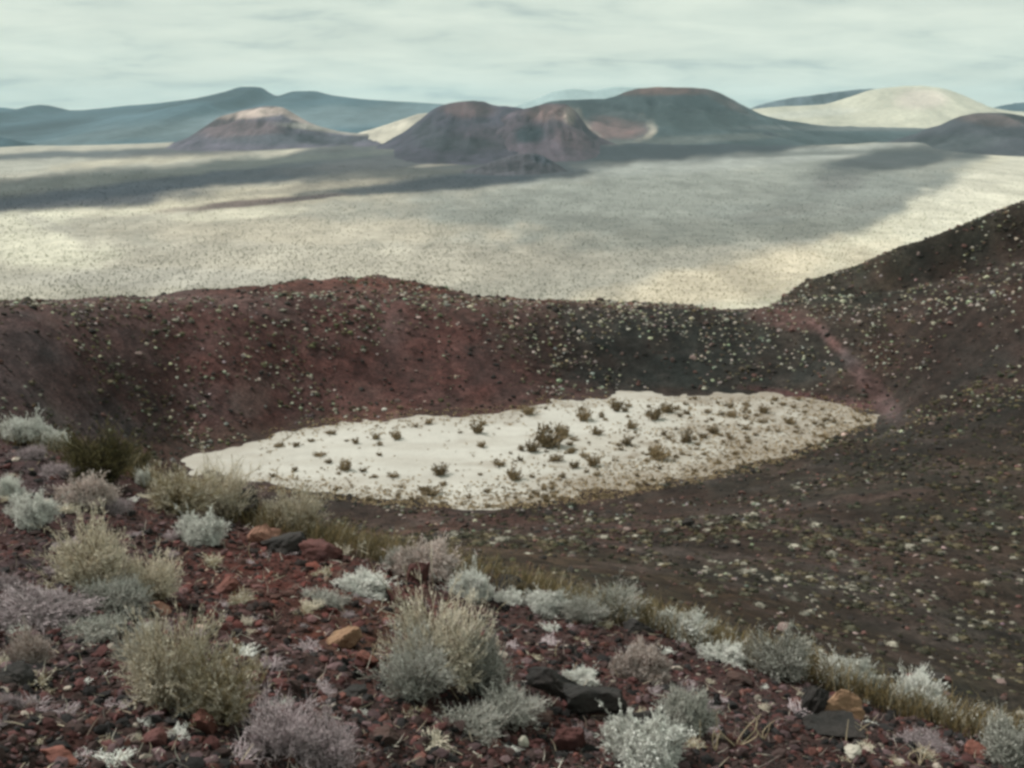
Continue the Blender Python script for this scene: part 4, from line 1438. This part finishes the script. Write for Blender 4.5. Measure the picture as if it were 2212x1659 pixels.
def crater_shrubs():
    # far wall and both sides
    Xa, Ya, Za = scatter_bowl(27000, 112, 176, 901)
    Xb, Yb2, Zb = scatter_bowl(26000, 19, 122, 902, pw=.5)
    X = np.concatenate([Xa, Xb]); Y = np.concatenate([Ya, Yb2]); Z = np.concatenate([Za, Zb])
    px, py = project(X, Y, Z)
    edge = np.interp(px * K, [c[0] for c in crest_px], [c[1] for c in crest_px]) / K
    ok = ~in_playa(X, Y, Z) & (px > -60) & (px < 2270) & (py < edge + 12)
    cl = fbm(X / 7, Y / 7, 905, 3)
    ok &= rng.uniform(-.9, .9, len(X)) < 2.3 * cl + .02
    # the reddish track stays bare
    ok &= ~((np.abs((px - 1795) * .74 - (py - 735) * .67) < 16) & (py > 700) & (py < 870) & (px > 1730) & (px < 1930))
    X, Y, Z, px, py = X[ok], Y[ok], Z[ok], px[ok], py[ok]
    n = len(X)
    # which tone grows where
    bright = np.clip(np.where(Y > 112, .36, .24) + .40 * np.exp(-((px - 1420) / 330) ** 2 - ((py - 750) / 110) ** 2) + .25 * fbm(X / 10, Y / 10, 907, 2)
                     + .30 * np.exp(-((py - 655) / 20) ** 2) + .16 * np.exp(-((px - 1800) / 350) ** 2 - ((py - 1300) / 110) ** 2)
                     - .30 * np.exp(-((px - 1980) / 380) ** 2 - ((py - 1000) / 170) ** 2), 0.03, .85)
    r = rng.uniform(0, 1, n)
    tone = np.where(r < bright, 0, np.where(r < bright + (1 - bright) * np.where(Y > 115, .35, .5), 1, 2))   # pale, dark, olive
    size = rng.uniform(.16, .46, n) * np.where(Y > 60, 1.0, .42 + .58 * np.clip((Y - 20) / 40, 0, 1))
    size *= np.where(Y > 112, .74, .72)
    size *= np.where(rng.uniform(0, 1, n) < .09, 1.8, 1)
    rot = rng.uniform(0, 6.28, n)
    flat = rng.uniform(.6, 1.1, n)
    visible_px = size / Y
    specs = [(0, 'pale_shrub', m_pale, (.27, .25, .205), 'pale'), (1, 'dark_shrub', m_dark, (.045, .042, .03), 'dark'), (2, 'olive_shrub', m_olive, (.085, .070, .045), 'olive brown')]
    meshes = {}
    for t_, nm, mt, basec, word in specs:
        m = tone == t_
        idx = np.where(m)[0]
        order = idx[np.argsort(-visible_px[idx])]
        lead, rest = order[:290], order[290:]
        for q, i in enumerate(lead):
            kk = (t_, q % 5)
            if kk not in meshes:
                me = mesh(nm, *FAR[q % 5]); me.materials.append(mt); meshes[kk] = me
            o = link(nm, meshes[kk])
            s = float(size[i])
            o.scale = (s, s, s * float(flat[i]))
            o.location = (float(X[i]), float(Y[i]), float(Z[i]) - .03)
            o.rotation_euler = (0, 0, float(rot[i]))
            a, b = px[i], py[i]
            eb = edge_at(a)
            if b > eb - 70: where = 'just beyond the grassy edge of the foreground slope' + (', right half' if a > 1400 else ', left half')
            elif a > 1900 and b > 850: where = 'the slope at the right edge below the track'
            elif b > 1250: where = 'the lower right of the near crater slope'
            elif b > 1080 and a > 1400: where = 'the near crater slope right below the pale floor'
            elif b > 1080: where = 'the near crater slope left below the pale floor'
            elif a > 1900: where = 'the right crater wall under the skyline ridge'
            elif a > 1640: where = 'the right crater wall beside the reddish track'
            elif a > 1150: where = 'the black part of the far crater wall'
            elif a > 600: where = 'the red part of the far crater wall'
            else: where = 'the left part of the far crater wall'
            if not where.startswith('just'): where = 'on ' + where
            size_w = 'larger' if s > .42 else 'small'
            tag(o, f'{size_w} {word} desert shrub {where}', 'shrub', f'{size_w} {word} shrubs {where}')
        # the rest, too many and too small to pick apart
        nn = len(rest)
        colr = np.array(basec) * rng.uniform(.4, 1.4, (nn, 1)) * np.where(Y[rest] < 112, .72, 1.12)[:, None] * (1 + rng.normal(0, .08, (nn, 3)))
        lite = [join([(lambda V, F: (V, np.c_[F, F[:, 2:]]))(*dome(860 + k_)), far_kit(850 + k_, 4, 12, .75, .24)]) for k_ in range(4)]
        scl = size[rest][:, None] * np.stack([np.ones(nn), np.ones(nn), flat[rest]], -1)
        V, F, C = replicate(lite, np.stack([X[rest], Y[rest], Z[rest] - .02], -1), scl, rot[rest], colr, .1)
        o = link(nm.split('_')[0] + '_scrub', mesh(nm, V, F, C), m_stuff)
        tag(o, f'{word} scrub too dense to count over the crater walls', None, None, 'stuff')
    # loose rocks on the slopes
    Xr, Yr, Zr = scatter_bowl(9000, 20, 175, 911, pw=.7)
    ok = ~in_playa(Xr, Yr, Zr)
    Xr, Yr, Zr = Xr[ok], Yr[ok], Zr[ok]
    nn = len(Xr)
    kits = [rock_kit(1, 950 + i, 5, .12) for i in range(5)]
    sz = np.exp(rng.normal(-2.2, .45, nn)) * (0.6 + Yr / 130)
    tone = np.array([(.030, .026, .024), (.10, .055, .048), (.15, .11, .10), (.065, .045, .04)])[rng.choice(4, nn, p=[.45, .25, .08, .22])]
    V, F, C = replicate(kits, np.stack([Xr, Yr, Zr + sz * .2], -1), sz[:, None] * rng.uniform(.7, 1.3, (nn, 3)), rng.uniform(0, 6.28, nn), tone * rng.uniform(.7, 1.3, (nn, 1)), .4)
    o = link('slope_rubble', mesh('slope_rubble', V, F, C), m_stuff)
    tag(o, 'dark lava rubble strewn over the crater walls', None, None, 'stuff')


crater_shrubs()


def playa_shrubs():
    big = [(1185, 965, 85, 55), (1150, 975, 40, 35), (1215, 940, 40, 30), (1280, 1005, 38, 34), (1110, 1035, 45, 36), (950, 1025, 46, 34), (745, 1015, 38, 34), (858, 948, 34, 24),
           (768, 958, 20, 18), (812, 948, 22, 18), (820, 962, 18, 12), (1032, 935, 36, 34), (1262, 908, 42, 36), (1412, 905, 46, 34), (1440, 890, 40, 26),
           (1290, 938, 36, 20), (1420, 992, 60, 34), (1482, 955, 36, 34), (1352, 960, 32, 24), (935, 1068, 60, 22), (850, 1030, 34, 14), (1080, 1005, 44, 16),
           (1140, 895, 40, 28), (1040, 965, 26, 18), (600, 965, 30, 10), (690, 985, 36, 12), (710, 1000, 22, 14), (925, 915, 26, 14), (1365, 925, 34, 22),
           (1650, 890, 30, 22), (1540, 935, 34, 22), (1580, 900, 30, 18), (1705, 915, 30, 20), (1330, 880, 40, 22), (1200, 995, 40, 20), (1240, 1010, 30, 20)]
    kits = [far_kit(970 + i, 60, 170, .8, .10) for i in range(5)]
    ms = []
    for V, F in kits:
        me = mesh('playa_shrub', V, F); me.materials.append(m_playa); ms.append(me)

    def put(px, py, w, h, named):
        x, y, _ = pz(px * K, py * K)
        x, y = float(x), float(y)
        dep = y * CP - PLAYA_Z * SP
        r = w * .98 * K / FPX * dep / 2
        hz = h * 1.05 * K / FPX * dep / CP
        gz = float(bowl.h(x, y))
        o = link('playa_shrub', ms[random.randrange(5)])
        o.location = (x, y, max(PLAYA_Z, gz) - .03)
        o.scale = (r, r, hz / .85)
        o.rotation_euler = (0, 0, random.uniform(0, 6.28))
        zone = 'left end' if px < 760 else 'left half' if px < 1000 else 'middle' if px < 1300 else 'right half' if px < 1600 else 'right tip'
        far_ = np.interp(px * K, [q[0] for q in far_px], [q[1] for q in far_px]) / K
        near_ = np.interp(px * K, [q[0] for q in near_px], [q[1] for q in near_px]) / K
        f_ = (py - far_) / max(1, near_ - far_)
        edge = 'along the far shore' if f_ < .3 else 'along the near shore' if f_ > .75 else 'out on the open clay'
        if named:
            tag(o, 'largest brown shrub clump standing in the middle of the pale crater floor', 'shrub')
        else:
            word = 'large' if w > 30 else 'middle sized' if w > 16 else 'small'
            lab = f'{word} brown shrub {edge}, {zone} of the pale floor'
            tag(o, lab, 'shrub', lab.replace('shrub', 'shrubs', 1))
    for k, b in enumerate(big):
        put(*b, k == 0)
    n = 0
    pts = []
    while n < 262:
        px, py = random.uniform(560, 1880), random.uniform(862, 1095)
        x, y, _ = pz(px * K, py * K)
        if bowl.h(x, y) > PLAYA_Z + .1: continue
        dens = .10 + .9 * float(sst(1050, 1600, px + 1.2 * (py - 950))) + .35 * float(sst(1040, 1080, py))
        if fbm(np.array(px / 70), np.array(py / 30), 921, 2) + .1 > 0: dens *= 1.5
        if random.random() > dens: continue
        w = random.uniform(8, 21)
        put(px, py, w, w * random.uniform(.45, .8), False)
        n += 1
    # seedlings and dry litter, uncountable
    m_ = 19000
    px = rng.uniform(560, 1890, m_); py = rng.uniform(858, 1100, m_)
    x, y, _ = pz(px * K, py * K)
    dens = .03 + .75 * sst(1080, 1750, px + 1.4 * (py - 950)) + .4 * sst(1035, 1090, py)
    dens = dens * (.5 + sst(-.3, .4, fbm(x / 3, y / 3, 923, 3)))
    dens = dens + .55 * sst(-.45, -.05, bowl.h(x, y) - PLAYA_Z)
    ok = (rng.uniform(0, 1, m_) < dens) & (bowl.h(x, y) < PLAYA_Z + .25)
    x, y = x[ok], y[ok]
    nn = len(x)
    lite = [far_kit(990 + k_, 4, 12, .6, .3) for k_ in range(4)]
    sz = rng.uniform(.10, .34, nn)
    V, F, C = replicate(lite, np.stack([x, y, np.maximum(PLAYA_Z, bowl.h(x, y))], -1), sz[:, None] * np.array([1, 1, .7]), rng.uniform(0, 6.28, nn),
                        np.array((.27, .205, .125)) * rng.uniform(.6, 1.5, (nn, 1)), .1)
    o = link('seedling_scrub', mesh('seedling_scrub', V, F, C), m_stuff)
    tag(o, 'sparse brown seedlings and litter over the pale crater floor', None, None, 'stuff')


playa_shrubs()


def valley_scrub():
    n = 70000
    s = rng.uniform(.050, .20, n)
    Y = -VZ / s
    A = rng.uniform(-.60, .60, n)
    X = A * Y
    Z = valley_h(X, Y)
    keep = rng.uniform(-.6, 1, n) < fbm(X / 90, Y / 200, 141, 3) + .4
    X, Y, Z = X[keep], Y[keep], Z[keep]; n = len(X)
    g = np.random.default_rng(3)
    kits = []
    for i in range(4):
        a = np.linspace(0, 2 * math.pi, 5)[:-1] + i
        ring = np.stack([np.cos(a), np.sin(a), np.zeros(4)], -1) * g.uniform(.7, 1.2, (4, 1))
        V = np.concatenate([ring, [[g.normal(0, .2), g.normal(0, .2), 1.0]]])
        F = [(0, 1, 4), (1, 2, 4), (2, 3, 4), (3, 0, 4)]
        kits.append((V, np.array(F)))
    sz = rng.uniform(.4, 1.05, n) * (.8 + Y / 4000)
    C = paint(X, Y, Z, (.36, .335, .28), valley_blobs, 25, 1.25, .42)
    C = .78 * C * rng.choice([.70, .85, 1.12], n, p=[.34, .30, .36])[:, None] * np.array((.98, 1.0, .95))
    V, F, C = replicate(kits, np.stack([X, Y, Z - .2], -1), sz[:, None] * np.array([1, 1, 1.7]), rng.uniform(0, 6.28, n), C, .05)
    o = link('valley_scrub', mesh('valley_scrub', V, F, C), m_stuff)
    tag(o, 'grey green scrub dotting the valley plain', None, None, 'stuff')


valley_scrub()
